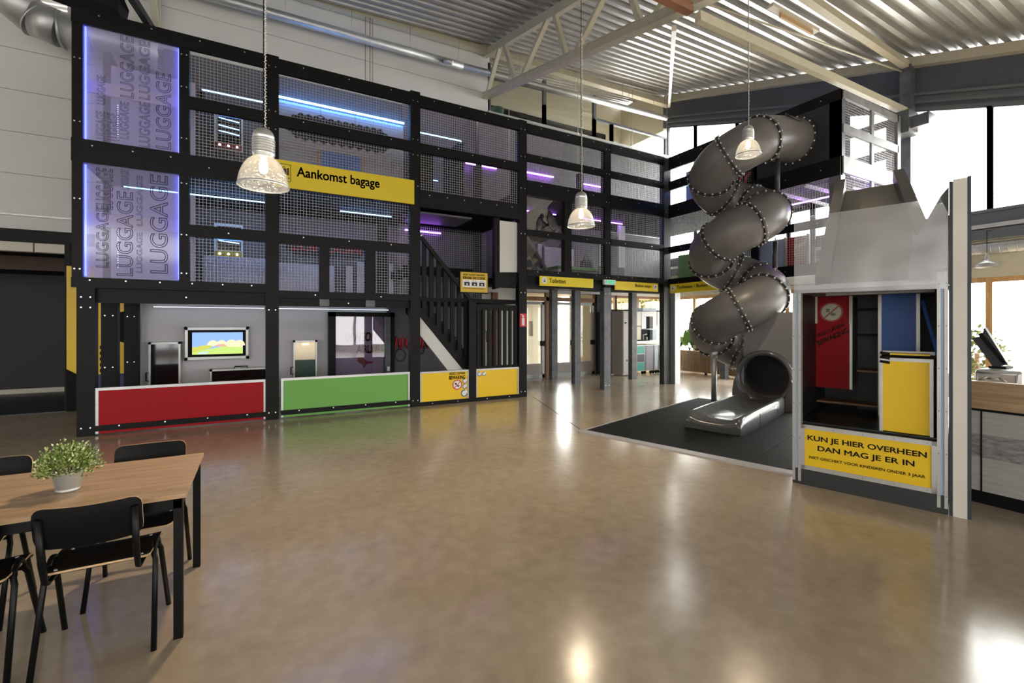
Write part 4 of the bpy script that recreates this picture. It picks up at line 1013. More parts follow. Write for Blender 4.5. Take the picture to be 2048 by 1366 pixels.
# segment boundaries: straight piece, then about 60 degree segments
segs = [list(range(0, 4))]
step = 9; i = 3
while i < len(full) - 1:
    j = min(i + step, len(full) - 1); segs.append(list(range(i, j + 1))); i = j
def frame(k):
    a, b = full[max(k - 1, 0)], full[min(k + 1, len(full) - 1)]
    d = (b - a).normalized(); x = d.cross(Vector((0, 0, 1))).normalized(); return full[k], d, x, x.cross(d).normalized()
def ring(k, r, off=0.0, n=32):
    p, d, x, y = frame(k); p = p + d * off
    return [p + x * (r * math.cos(2 * math.pi * t / n)) + y * (r * math.sin(2 * math.pi * t / n)) for t in range(n)]
for si, sg in enumerate(segs):
    mb = MB(); mb.sweep([ring(k, TRAD) for k in sg], caps=False)
    o = mb.build('tube_segment', M_TUBE, slide)
    k = sg[0]
    mb = MB()
    if si == 0: offs = (-0.0, 0.05)
    else: offs = (-0.018, 0.018)
    mb.sweep([ring(k, TRAD, offs[0]), ring(k, TRAD + 0.036, offs[0]), ring(k, TRAD + 0.036, offs[1]), ring(k, TRAD, offs[1])], caps=False, sm=False)
    mb.build('flange', M_FLANGE, o)
    mb = MB(); p, d, x, y = frame(k)
    for t in range(20):
        a = 2 * math.pi * t / 20
        for of in ((0.06,) if si == 0 else (-0.03, 0.03)):
            c = p + x * ((TRAD + 0.024) * math.cos(a)) + y * ((TRAD + 0.024) * math.sin(a)) + d * of
            mb.ball(c, 0.018, 0, 8, 4)
    mb.build('bolt', mat('bolt_cap', (0.62, 0.61, 0.6), 0.35, 0.2), o)
# porthole on the first piece
mb = MB(); c = Vector((9.15, 5.3, 5.33))
def onshell(ax, an): # axial offset, angle from the top toward the viewer
    return Vector((9.1 + ax, 5.4 - (TRAD + 0.008) * math.sin(an), 5.32 + (TRAD + 0.008) * math.cos(an)))
poly = [onshell(0.22 * math.cos(t), 0.75 + 0.28 * math.sin(t)) for t in [2 * math.pi * i / 24 for i in range(24)]]
mb.quad(poly); mb.build('porthole', pane('porthole_acrylic', (0.8, 0.8, 0.8), 0.4, 0.1, diffuse=0.5, dcol=(0.6, 0.58, 0.52)), slide)
mb = MB(); mb.tube(poly + [poly[0]], 0.014, 6); mb.build('porthole_rim', M_FLANGE, slide)
# hangers and the supporting pole
for a, b in (((8.75, 5.2, 4.9), (8.78, 5.25, 4.05)), ((8.82, 5.3, 3.3), (8.8, 5.3, 2.6))):
    a, b = Vector(a), Vector(b); m_ = (a + b) / 2
    h_ = MB().tube([a, b], 0.013, 8).build('hanger', M_GALV, slide)
    MB().tube([a.lerp(b, 0.12), a.lerp(b, 0.85)], 0.045, 12).build('sleeve', M_FLANGE, h_)
MB().tube([(8.3, 6.28, 0), (8.3, 6.28, 1.25)], 0.055, 18).build('support_pole', M_GALV, slide)
MB().tube([(8.3, 6.28, 0.9), (8.3, 6.28, 1.06)], [0.06, 0.1], 18).build('pole_head', M_GALV, slide)
# exit panel, mouth and run-out (own axes: u along the panel, w out behind)
mb = MB(); CZ, CR = 0.6, 0.43; n = 48
cir = [(CR * math.cos(2 * math.pi * i / n), CZ + CR * math.sin(2 * math.pi * i / n)) for i in range(n)]
def rectpt(a):
    x, z = math.cos(a), math.sin(a); L_, R_, T_, D_ = -0.37, 0.5, 1.83 - CZ, -CZ
    s_ = min((R_ / x if x > 1e-9 else 1e9), (L_ / x if x < -1e-9 else 1e9), (T_ / z if z > 1e-9 else 1e9), (D_ / z if z < -1e-9 else 1e9)); return (x * s_, CZ + z * s_)
angs = sorted(set([2 * math.pi * i / n for i in range(n)] + [math.atan2(1.83 - CZ, 0.5), math.atan2(1.83 - CZ, -0.37), math.atan2(-CZ, -0.37) % (2 * math.pi), math.atan2(-CZ, 0.5) % (2 * math.pi)]))
for i in range(len(angs)):
    a, b = angs[i], angs[(i + 1) % len(angs)]
    pa, pb = rectpt(a), rectpt(b); ca = (CR * math.cos(a), CZ + CR * math.sin(a)); cb = (CR * math.cos(b), CZ + CR * math.sin(b))
    for wq in (0.0, 0.03): mb.quad([B(ca[0], wq, ca[1]), B(pa[0], wq, pa[1]), B(pb[0], wq, pb[1]), B(cb[0], wq, cb[1])])
    mb.quad([B(pa[0], 0, pa[1]), B(pa[0], 0.03, pa[1]), B(pb[0], 0.03, pb[1]), B(pb[0], 0, pb[1])])
mb.build('exit_panel', mat('grey_hpl', (0.2, 0.19, 0.195), 0.5, noise=0.08, nscale=3), slide)
M_LIP = mat('slide_exit_plastic', (0.085, 0.088, 0.09), 0.2, spec=0.6)
mb = MB(); rings = []
for i in range(n + 1):
    a = 2 * math.pi * i / n; ca, sa = math.cos(a), math.sin(a); fl_ = max(0, -sa) * 0.06
    rings.append([B((CR + rr) * ca, ww, CZ + (CR + rr) * sa) for rr, ww in ((-0.02, 0.25), (-0.015, -0.06), (0.02, -0.11 - fl_), (0.06, -0.1 - fl_), (0.085, -0.03), (0.085, 0.0))])
mb.sweep(rings, close=False, caps=False); mb.build('mouth', M_LIP, slide)
for sgn in (-1, 1):
    mb = MB()
    prof_ = [(0.47, 0.62), (0.515, 0.5), (0.54, 0.33), (0.545, 0.15), (0.545, 0.0), (0.36, 0.0), (0.36, 0.24), (0.41, 0.42)]
    if sgn > 0: prof_ = [(min(u, 0.52), z) for u, z in prof_]
    mb.sweep([[B(sgn * u, -0.14, z) for u, z in prof_], [B(sgn * u, -0.09, z) for u, z in prof_], [B(sgn * u, 0.0, z) for u, z in prof_]], sm=False)
    mb.build('shoulder', M_LIP, slide, bevel=0.02)
def section(wd, h, dip, edge):
    o = [(-wd, 0.0), (-wd, h * 0.55), (-wd * 0.985, h * 0.86), (-wd * 0.94, h * 0.98), (-wd * 0.86, h), (-wd * 0.78, h - edge * 0.25)]
    q = [(-wd * 0.55, h - dip * 0.72), (-wd * 0.28, h - dip * 0.95), (0, h - dip)]
    left = o + q
    return left + [(-u, z) for u, z in left[-2::-1]]
mb = MB(); rings = []
for w_, wd, h, dip, ed in ((0.0, 0.37, 0.3, 0.12, 0.05), (-0.3, 0.39, 0.29, 0.13, 0.05), (-0.9, 0.405, 0.28, 0.13, 0.05), (-1.5, 0.415, 0.275, 0.12, 0.05), (-2.0, 0.42, 0.27, 0.11, 0.04), (-2.35, 0.42, 0.26, 0.085, 0.03), (-2.52, 0.415, 0.24, 0.065, 0.02), (-2.6, 0.405, 0.19, 0.05, 0.01), (-2.62, 0.4, 0.12, 0.03, 0.0), (-2.6, 0.39, 0.04, 0.008, 0.0)):
    rings.append([B(u, w_, z) for u, z in section(wd, h, dip, ed)])
mb.sweep(rings); mb.build('run_out', M_LIP, slide)
mb = MB()
for w_ in (-0.8, -1.75): mb.beam(B(0.419, w_, 0.01), B(0.419, w_, 0.22), 0.008, 0.004, up=tuple(U_))
mb.build('seam', M_DARK, slide)
MB().beam(B(-0.36, -2.56, 0.012), B(0.36, -2.56, 0.012), 0.12, 0.02).build('foot_plate', M_FLANGE, slide)

# rubber mat with its grey kerb (own axes)
mt = thing('rubber_mat', 'black rubber tile safety mat with pale kerb below the slide', 'mat', (4.151, 5.452, 0), math.radians(16.68))
mb = MB(); nx, ny = 9, 6; lx, ly = 4.33, 2.81
for i in range(nx):
    for j in range(ny):
        mb.box(0.16 + i * (lx - 0.16) / nx + 0.002, 0.16 + (i + 1) * (lx - 0.16) / nx - 0.002, -0.02 - (j + 1) * (ly - 0.04) / ny + 0.002, -0.02 - j * (ly - 0.04) / ny - 0.002, 0, 0.012)
mb.build('tile', M_RUBBER, mt, world=False)
mb = MB(); mb.sweep([[(0.0, yy, 0.0), (0.03, yy, 0.012), (0.16, yy, 0.015), (0.16, yy, 0.0)] for yy in (0.0, -ly)], sm=False)
mb.box(0, lx, -0.02, 0.012, 0, 0.015); mb.build('kerb', mat('grey_kerb', (0.34, 0.33, 0.335), 0.5), mt, world=False)

# ================================================================== CRAWL BOX (own axes: s along the front, w back, z up)
bx = thing('crawl_box', 'tall aluminium framed crawl box with big clear pane and yellow rule sign', 'play box', (4.761, 2.684, 0), AB)
def profile_post(s0, s1, z0, z1):
    mb = MB(); q = (s1 - s0) / 3
    mb.box(s0, s0 + q, -0.004, 0.07, z0, z1); mb.box(s0 + q, s0 + 2 * q, 0.012, 0.06, z0, z1, 1); mb.box(s0 + 2 * q, s1, -0.004, 0.07, z0, z1)
    n = int((z1 - z0) / 0.3)
    for i in range(n):
        for x in (s0 + q * 0.5, s1 - q * 0.5): disc(mb, (x, z0 + 0.1 + i * (z1 - z0 - 0.2) / max(1, n - 1)), 0.006, lambda u, v, t: (u, -0.005 - t, v), 2, 8)
    mb.build('frame_post', [M_ALU, mat('profile_slot', (0.45, 0.56, 0.7), 0.4), mat('dull_screw', (0.25, 0.25, 0.25), 0.4, 0.8)], bx, world=False)
profile_post(0.0, 0.075, 0.03, 1.93); profile_post(1.079, 1.148, 0.05, 2.06)
MB().box(0.0, 1.15, 0.0, 1.5, 0.0, 0.155).build('plinth', mat('dark_green_grey', (0.028, 0.032, 0.034), 0.5), bx, world=False)
MB().box(0.0, 1.15, 0.06, 1.5, 0.155, 0.61).build('base_box', M_DARK, bx, world=False)
sg_ = MB().box(0.09, 1.06, 0.01, 0.03, 0.17, 0.58).build('sign_panel', M_YELLOW, bx, world=False, label='yellow rule sign KUN JE HIER OVERHEEN')
mb = MB()
for a, b, c, d in ((0.075, 1.079, 0.565, 0.605), (0.075, 1.079, 0.157, 0.198), (0.075, 0.107, 0.157, 0.605), (1.045, 1.079, 0.157, 0.605)): mb.box(a, b, 0.0, 0.025, c, d)
for i in range(5):
    for z in (0.585, 0.178): disc(mb, (0.12 + i * 0.225, z), 0.005, lambda u, v, t: (u, -0.001 - t, v), 1, 8)
mb.build('sign_frame', [M_ALU, MATS['dull_screw']], bx, world=False)
lettering('KUN JE HIER OVERHEEN', 0.885, 0.066, FRONT(0.13, 0.0085, 0.438), M_INK, sg_, world=False, bold=0.022)
lettering('DAN MAG JE ER IN', 0.72, 0.066, FRONT(0.215, 0.0085, 0.345), M_INK, sg_, world=False, bold=0.022)
lettering('NIET GESCHIKT VOOR KINDEREN ONDER 3 JAAR', 0.86, 0.034, FRONT(0.145, 0.0085, 0.265), M_INK, sg_, world=False, bold=0.012)
MB().box(0.0, 0.02, 0.07, 1.5, 0.6, 1.93).box(1.12, 1.145, 0.07, 1.5, 0.6, 1.93).box(0.0, 1.15, 1.48, 1.5, 0.6, 1.93).build('side_wall', mat('box_black', (0.012, 0.014, 0.014), 0.45), bx, world=False)
MB().box(0.0, 1.15, 0.03, 1.5, 1.93, 1.96).build('roof_board', mat('grey_soffit', (0.2, 0.2, 0.21), 0.5), bx, world=False)
MB().box(0.02, 1.12, 0.07, 1.48, 0.61, 0.625).build('floor_board', mat('black_green_floor', (0.012, 0.018, 0.014), 0.25), bx, world=False)
r_ = MB().box(0.02, 0.34, 0.98, 1.01, 0.88, 1.93).build('inner_panel', M_RED, bx, world=False, label='red inner panel with camera warning')
lettering('VIDEO CAMERA', 0.3, 0.045, FRONT(0.04, 0.975, 1.45), M_INK, r_, world=False, rot=0.5, bold=0.01)
lettering('BEWAKING', 0.33, 0.06, FRONT(0.05, 0.975, 1.36), M_INK, r_, world=False, rot=0.5, bold=0.02)
mb = MB(); fb = lambda u, v, t: (u, 0.975 - t, v)
disc(mb, (0.17, 1.75), 0.11, fb, 0, 30); disc(mb, (0.17, 1.75), 0.112, fb, 1, 30, 0.095, 0.003); mb.beam(fb(0.1, 1.68, 0.005), fb(0.24, 1.82, 0.005), 0.014, 0.002, 1, up=(0, 1, 0))
mb.box(0.12, 0.155, 0.968, 0.97, 1.75, 1.79, 2); mb.box(0.165, 0.21, 0.968, 0.97, 1.71, 1.74, 2); mb.build('camera_ban_mark', [mat('cream_mark', (0.55, 0.52, 0.42), 0.6), mat('faded_red', (0.4, 0.08, 0.06), 0.6), mat('olive_mark', (0.2, 0.2, 0.12), 0.6)], r_, world=False)
MB().box(0.34, 0.365, 0.97, 1.02, 0.88, 1.93).build('edge_trim', M_ALU, bx, world=False)
MB().box(0.34, 0.37, 0.94, 0.97, 1.62, 1.93).box(0.02, 0.04, 0.94, 0.97, 1.62, 1.93).build('bracket', M_CREAMW, bx, world=False)
for z, m_ in ((1.79, M_DARK), (1.5, M_DARK), (1.1, M_RUST), (0.72, M_RUST)): MB().box(0.02 if z < 0.8 else 0.4, 0.6, 1.02, 1.3, z - 0.02, z).build('step', m_, bx, world=False)
MB().box(0.37, 0.6, 1.3, 1.32, 0.62, 1.93).build('riser_board', mat('dark_slate', (0.03, 0.033, 0.036), 0.5), bx, world=False)
MB().box(0.62, 0.9, 0.98, 1.01, 1.3, 1.93).build('inner_panel', M_BLUE, bx, world=False, label='blue inner panel')
MB().box(0.59, 0.62, 0.97, 1.02, 0.62, 1.93).box(0.9, 0.93, 0.97, 1.02, 1.3, 1.93).build('edge_trim', M_ALU, bx, world=False)
MB().beam((0.95, 0.9, 1.85), (1.08, 0.5, 1.3), 0.01, 0.06).build('strap', M_BLUE, bx, world=False)
MB().box(0.71, 1.03, 0.1, 0.13, 0.63, 1.28).build('half_door', M_YELLOW, bx, world=False, label='yellow half door inside the crawl box')
mb = MB()
for a, b, c, d in ((0.685, 1.055, 1.275, 1.305), (0.685, 0.71, 0.62, 1.28), (1.03, 1.055, 0.62, 1.28)): mb.box(a, b, 0.095, 0.135, c, d)
mb.build('edge_trim', M_ALU, bx, world=False)
MB().box(0.71, 1.03, 0.14, 0.3, 1.33, 1.345).build('door_lid', M_YELLOW, bx, world=False); MB().box(0.69, 1.06, 0.3, 0.33, 1.33, 1.36).build('lid_trim', M_ALU, bx, world=False)
mb = MB()
for z in (1.27, 1.31, 1.35): mb.tube([(0.69, 0.09, z), (0.76, 0.09, z - 0.01)], 0.012, 8)
mb.build('hinge', M_DARK, bx, world=False)
MB().prism([(0.017, 1.925), (1.148, 1.915), (1.148, 2.55), (1.1, 2.69), (0.017, 2.69)], lambda u, v, t: (u, t, v), -0.012, -0.004).build('clear_pane', pane('scratched_acrylic', (0.95, 0.95, 0.98), 0.2, 0.02, diffuse=0.012, dcol=(0.75, 0.73, 0.85), bump=0.3, bscale=2.5), bx, world=False, label='big clear acrylic pane above the opening')
MB().prism([(0.88, 2.0), (1.15, 2.0), (1.15, 2.82), (1.1, 2.75), (0.9, 2.32)], lambda u, v, t: (u, t, v), 0.2, 0.24).build('gusset_panel', mat('light_grey_panel', (0.24, 0.24, 0.245), 0.5), bx, world=False)
MB().box(0.0, 1.15, 0.2, 0.28, 1.96, 2.02).build('top_rail', M_ALU, bx, world=False)
# ramp rising away behind the pane
MB().prism([(0.2, 1.96), (3.15, 3.62), (3.15, 3.56), (0.2, 1.9)], lambda u, v, t: ((0.25 - 0.1 * (u - 0.2)) * (1 - t) + (1.06 - 0.16 * (u - 0.2)) * t, u, v), 0, 1).build('ramp', mat('warm_grey_panel', (0.19, 0.175, 0.162), 0.5), bx, world=False)
for a_, b_ in ((0.22, -0.08), (1.08, 0.6)): MB().beam((a_, 0.2, 2.02), (b_, 3.25, 3.76), 0.12, 0.16).build('ramp_rail', mat('grey_rail', (0.09, 0.087, 0.084), 0.45), bx, world=False)
for s_ in (-0.05, 0.5): MB().box(s_, s_ + 0.08, 3.05, 3.13, 0.0, 3.5).build('ramp_leg', M_POST, bx, world=False)
# tall white slab beside the box
sl = thing('end_slab', 'tall narrow white slab with dark edges right of the crawl box', 'panel', (4.761, 2.684, 0), AB)
MB().box(1.177, 1.263, -0.005, 0.45, 0, 2.83).build('core', mat('off_white_slab', (0.72, 0.67, 0.6), 0.5, noise=0.05, nscale=3), sl, world=False)
MB().box(1.153, 1.177, 0.0, 0.45, 0, 2.815).build('edge_board', mat('dark_teal_board', (0.03, 0.04, 0.05), 0.45), sl, world=False); MB().box(1.263, 1.287, 0.0, 0.45, 0, 2.84).build('edge_board', MATS['dark_teal_board'], sl, world=False)
MB().box(1.148, 1.153, -0.008, 0.0, 1.0, 1.2).build('latch', M_ALU, sl, world=False)

# ================================================================== COUNTER at the right
ct = thing('service_counter', 'counter with oak top band and concrete-look striped front at right', 'counter', (6.0, 0.3, 0))
M_CONC = mat('concrete_look', (0.43, 0.41, 0.38), 0.5, noise=0.1, nscale=6, stretch=(4, 1, 6))
M_CONCD = mat('dark_concrete_look', (0.26, 0.25, 0.24), 0.5, noise=0.4, nscale=10, stretch=(4, 1.5, 4))
MB().box(5.6, 5.68, -2, 1.7, 0.863, 1.105).build('top_band', M_OAK2, ct)
MB().box(5.66, 5.72, -2, 1.7, 0.63, 0.84).box(5.66, 5.72, -2, 1.7, 0.12, 0.42).build('front_panel', M_CONC, ct)
MB().box(5.66, 5.72, -2, 1.7, 0.42, 0.63).build('front_band', M_CONCD, ct)
MB().box(5.65, 5.7, -2, 1.7, 0.835, 0.863).box(5.69, 5.75, -2, 1.7, 0, 0.12).box(5.655, 5.66, 1.53, 1.54, 0.12, 0.84).build('kick_board', M_BLACK, ct)
MB().box(5.72, 6.5, -2, 1.7, 0.85, 0.9).build('worktop', M_CREAMW, ct)
MB().box(6.4, 6.45, -2, 1.7, 0, 0.85).build('back_panel', M_CONC, ct)
s = thing('metal_case', 'silver pressed metal case with ribbed front on the counter', 'case', (6.2, 1.6, 0.9))
MB().box(5.97, 6.4, 1.35, 1.67, 0.9, 1.19).build('shell', M_ALU, s, bevel=0.03)
mb = MB()
for a, b in (((1.64, 1.08), (1.58, 1.12)), ((1.45, 1.08), (1.5, 1.12)), ((1.58, 1.105), (1.5, 1.105)), ((1.65, 0.95), (1.65, 1.155)), ((1.65, 1.155), (1.39, 1.155)), ((1.39, 1.155), (1.39, 0.95))): mb.tube([(5.97, a[0], a[1]), (5.97, b[0], b[1])], 0.01, 6)
mb.build('rib', M_ALU, s)
s = thing('monitor', 'dark flat monitor seen from behind tilted on the counter', 'monitor', (6.4, 1.6, 1.19))
MB().prism([(1.50, 1.23), (1.60, 1.2), (1.75, 1.47), (1.68, 1.5), (1.66, 1.58)], lambda u, v, t: (t, u, v), 6.2, 6.26).build('back_shell', mat('charcoal_plastic', (0.05, 0.052, 0.055), 0.4), s)
MB().beam((6.21, 1.52, 1.24), (6.21, 1.69, 1.52), 0.05, 0.03).build('hinge_bar', M_DARK, s)
MB().box(6.15, 6.35, 1.5, 1.62, 1.19, 1.21).build('foot', M_DARK, s)

# ================================================================== PENDANT LAMPS
M_SHADE = pane('prismatic_acrylic', (1.0, 0.97, 0.92), 0.2, 0.12, diffuse=0.2, transl=0.3, dcol=(1.0, 0.95, 0.87), bump=0.5, bscale=30)
POWER = 80
M_HOUS = mat('silver_housing', (0.6, 0.59, 0.57), 0.32, 0.7)
M_BULB = emitter('lamp_glow', (1.0, 0.86, 0.62), 11)
def pendant(label, x, y, z, tube_h):
    s = thing('pendant_lamp', label, 'lamp', (x, y, z), 0, 'ribbed bell pendant lamps')
    prof = [(0.18, 0.0), (0.183, 0.012), (0.178, 0.04), (0.168, 0.09), (0.15, 0.14), (0.125, 0.185), (0.095, 0.215), (0.072, 0.232)]
    o = MB().lathe(prof, n=40).build('shade', M_SHADE, s, world=False)
    MB().lathe([(0.184, -0.004), (0.187, 0.004), (0.184, 0.012), (0.178, 0.004), (0.184, -0.004)], n=40).build('rim', M_ALU, o, world=False)
    pr = [(0.07, 0.225), (0.078, 0.24), (0.08, 0.25)]
    for i in range(6): pr += [(0.083, 0.255 + i * 0.02), (0.083, 0.267 + i * 0.02), (0.076, 0.269 + i * 0.02), (0.076, 0.273 + i * 0.02)]
    pr += [(0.08, 0.38), (0.078, 0.4), (0.066, 0.43), (0.045, 0.45), (0.02, 0.46), (0.001, 0.462)]
    MB().lathe(pr, n=32).build('housing', M_HOUS, s, world=False)
    MB().lathe([(0.001, 0.1), (0.025, 0.11), (0.032, 0.14), (0.028, 0.18), (0.02, 0.22), (0.02, 0.23)], n=16).build('bulb', M_BULB, s, world=False)
    l = bpy.data.lights.new('pendant_light', 'SPOT'); l.energy = POWER; l.spot_size = math.radians(128); l.spot_blend = 0.7; l.color = (1.0, 0.8, 0.56); l.shadow_soft_size = 0.05
    lo = bpy.data.objects.new('pendant_light', l); COL.objects.link(lo); lo.parent = s; lo.location = (0, 0, 0.075)
    top = roof(x, y) - z
    mb = MB(); mb.tube([(0, 0, 0.46), (0, 0, top)], 0.004, 6); mb.build('cord', M_DARK, s, world=False)
    mb = MB(); n = int((min(top, 2.6) - 0.46) / 0.028)
    for i in range(n):
        zc = 0.47 + i * 0.028; a = (i % 2) * H90; c_, s_ = 0.008 * math.cos(a), 0.008 * math.sin(a)
        mb.tube([(c_ + 0.012, s_, zc), (0.012 - c_, -s_, zc + 0.014), (c_ + 0.012, s_, zc + 0.028)], 0.0045, 5)
    mb.build('chain', mat('pale_chain', (0.7, 0.68, 0.62), 0.4, 0.3), s, world=False)
    return s
pendant('largest lit pendant lamp hanging before the Aankomst bagage sign', 0.029, 4.1, 2.7, 0)
pendant('middle pendant lamp hanging before the clear acrylic bay above Toiletten', 3.764, 4.888, 2.92, 0)
pendant('highest pendant lamp hanging before the tube slide top', 6.66, 4.43, 4.24, 0)
s = thing('dome_lamp', 'small brushed metal dome lamp by the right window', 'lamp', (12.45, 3.3, 2.72))
MB().lathe([(0.2, 0.0), (0.19, 0.05), (0.13, 0.1), (0.06, 0.13), (0.04, 0.19), (0.02, 0.27), (0.001, 0.28)], n=28).build('shade', M_HOUS, s, world=False)
MB().tube([(0, 0, 0.27), (0, 0, 0.72), (0.33, 0, 0.74)], 0.006, 6).build('cord', M_DARK, s, world=False)

# ================================================================== TABLE, CHAIRS, PLANT
tb = thing('dining_table', 'oak topped table with black square legs at lower left', 'table', (-1.23, 3.29, 0))
MB().box(-2.14, -0.33, 2.872, 3.715, 0.722, 0.745).build('tabletop', M_OAK, tb, bevel=0.002)
mb = MB()
for a in ((-2.12, -0.35, 2.88, 2.905), (-2.12, -0.35, 3.68, 3.705), (-0.375, -0.35, 2.88, 3.705), (-2.12, -2.095, 2.88, 3.705)): mb.box(a[0], a[1], a[2], a[3], 0.672, 0.722)
mb.build('apron_frame', M_BTUBE, tb)
for x in (-2.12, -0.385):
    for y in (2.88, 3.665): MB().box(x, x + 0.04, y, y + 0.04, 0, 0.722).build('leg', M_BTUBE, tb)


def make_chair(label):
    s = thing('dining_chair', label, 'chair', (0, 0, 0), 0, 'black plywood chairs around the oak table')
    # local: faces +y
    for sx in (-1, 1):
        x = sx * 0.222; xi = sx * 0.19
        arc = [(x, -0.215, 0.0), (x - sx * 0.012, -0.09, 0.4)]
        for a in range(7): 
            t = math.pi * (1 - a / 6); arc.append((xi + sx * 0.012, -0.02 + 0.058 * math.cos(t), 0.425 + 0.055 * math.sin(t)))
        front = [(x - sx * 0.012, 0.055, 0.4), (x, 0.215, 0.0)]
        n_ = len(arc) // 2 + 1
        MB().tube(arc[:6], 0.0125, 12).build('leg', M_BTUBE, s, world=False); MB().tube(arc[5:] + front, 0.0125, 12).build('leg', M_BTUBE, s, world=False)
        MB().tube([(sx * 0.165, 0.15, 0.432), (sx * 0.165, -0.2, 0.432), (sx * 0.165, -0.235, 0.45), (sx * 0.165, -0.268, 0.55), (sx * 0.165, -0.31, 0.765)], [0.011, 0.011, 0.012, 0.015, 0.014], 12).build('back_upright', M_BTUBE, s, world=False)
    for yy in (-0.12, 0.08): MB().tube([(-0.205, yy * 0.4, 0.428), (0.205, yy * 0.4, 0.428)], 0.011, 10).build('cross_tube', M_BTUBE, s, world=False)
    # seat: thin curved shell with rounded corners
    nx_, ny_ = 16, 14
    def seat(u, v, dz):
        x = u * 0.205 * (1.0 - 0.06 * (v < 0) * abs(v)); y = v * 0.2
        e = max(abs(u), abs(v)); z = 0.452 - 0.016 * (1 - u * u) * (1 - v * v) + 0.004 * v
        if v > 0.5: z -= 0.055 * (v - 0.5) ** 2 * 4
        if v < -0.6: z += 0.03 * (-v - 0.6) ** 2 * 4
        return (x, y, z + dz)
    def rnd(i, j):
        u, v = i / nx_ * 2 - 1, j / ny_ * 2 - 1
        c = 0.72
        if abs(u) > c and abs(v) > c:
            du, dv = (abs(u) - c) / (1 - c), (abs(v) - c) / (1 - c); L_ = math.hypot(du, dv); mx_ = max(du, dv)
            k_ = mx_ / L_ if L_ > 0 else 1
            u = math.copysign(c + du * k_ * (1 - c), u); v = math.copysign(c + dv * k_ * (1 - c), v)
        return u, v
    def shell(fn, nx_, ny_, th, name):
        mb = MB(); idx = {}
        for k_, d in enumerate((0, th)):
            for i in range(nx_ + 1):
                for j in range(ny_ + 1): idx[k_, i, j] = len(mb.v); mb.v.append(fn(*rnd2(i, j), d))
        def F(q, m): mb.f.append(q); mb.mi.append(m); mb.sm.append(m == 0)
        for k_ in (0, 1):
            for i in range(nx_):
                for j in range(ny_): F((idx[k_, i, j], idx[k_, i + 1, j], idx[k_, i + 1, j + 1], idx[k_, i, j + 1]), 0)
        for i in range(nx_):
            for j in (0, ny_): F((idx[0, i, j], idx[0, i + 1, j], idx[1, i + 1, j], idx[1, i, j]), 1)
        for j in range(ny_):
            for i in (0, nx_): F((idx[0, i, j], idx[0, i, j + 1], idx[1, i, j + 1], idx[1, i, j]), 1)
        o = mb.build(name, [M_CHAIRB, M_PLY], s, world=False)
        e_ = o.modifiers.new('edges', 'EDGE_SPLIT'); e_.split_angle = 0.7
        return o
    rnd2 = rnd
    shell(seat, nx_, ny_, 0.01, 'seat')
    nx_, ny_ = 18, 8
    def back(u, v, d):
        return (u * 0.192, -0.272 - 0.035 * (1 - u * u) + 0.02 - 0.045 * (v * 0.5 + 0.5) - d + 0.01 * v * v, 0.705 + v * 0.098 + 0.006 * u * u)
    def rnd2(i, j):
        u, v = i / nx_ * 2 - 1, j / ny_ * 2 - 1; c = 0.55; cu = 0.78
        if abs(u) > cu and abs(v) > c:
            du, dv = (abs(u) - cu) / (1 - cu), (abs(v) - c) / (1 - c); L_ = math.hypot(du, dv); k_ = max(du, dv) / L_ if L_ else 1
            u = math.copysign(cu + du * k_ * (1 - cu), u); v = math.copysign(c + dv * k_ * (1 - c), v)
        return u, v
    shell(back, nx_, ny_, 0.012, 'backrest')
    mb = MB()
    for x in (-0.16, 0.16):
        for y in (-0.13, 0.1): mb.ball((x, y, 0.4555), 0.009, 0, 8, 4)
    mb.build('rivet', M_GALV, s, world=False)
    return s


ch = make_chair('black plywood chair nearest the camera with its back to the viewer')
ch.location = (-0.68, 3.05, 0)
for lab, x, y, r in (('black plywood chair at the left picture edge, near side of table', -1.21, 3.07, 0.02), ('black chair across the table behind its right end', -0.64, 3.6, math.pi), ('black chair across the table left of the potted plant', -1.42, 3.62, math.pi)):
    c = dup(ch, (x, y, 0), r); c['label'] = lab
pl = thing('potted_plant', 'small bushy green plant in a metal pot on the oak table', 'plant', (-0.877, 3.22, 0.745))
MB().lathe([(0.001, 0.0), (0.046, 0.0), (0.05, 0.004), (0.05, 0.01), (0.047, 0.014), (0.05, 0.02), (0.066, 0.1), (0.069, 0.105), (0.064, 0.105), (0.06, 0.09), (0.001, 0.09)], n=32).build('pot', M_GALV, pl, world=False)
mb = MB(); random.seed(11)
for i in range(2600):
    a = random.uniform(0, 2 * math.pi); e = random.uniform(-0.25, 1.0); r = random.uniform(0.3, 1.0) ** 0.5 * (1 + 0.13 * math.sin(5 * a + 3 * e) + 0.08 * math.sin(9 * a))
    ce = math.sqrt(max(0, 1 - e * e)) if e > 0 else 1.0
    p = Vector((0.118 * r * ce * math.cos(a), 0.118 * r * ce * math.sin(a), 0.12 + 0.125 * r * e))
    d = (p - Vector((0, 0, 0.07))).normalized() + Vector((random.uniform(-.5, .5), random.uniform(-.5, .5), random.uniform(-.3, .6)))
    d.normalize(); sd = d.cross(Vector((random.uniform(-1, 1), random.uniform(-1, 1), random.uniform(-1, 1)))).normalized()
    L_ = random.uniform(0.01, 0.018); w_ = L_ * 0.34
    mb.quad([p, p + d * L_ * 0.5 + sd * w_, p + d * L_, p + d * L_ * 0.5 - sd * w_], 0 if random.random() < 0.52 else (1 if random.random() < 0.62 else 2))
mb.build('foliage', [mat('leaf_green', (0.1, 0.17, 0.03), 0.5), mat('leaf_lime', (0.32, 0.4, 0.1), 0.5), mat('blossom_cream', (0.72, 0.72, 0.42), 0.5)], pl, world=False, kind='stuff')
mb = MB()
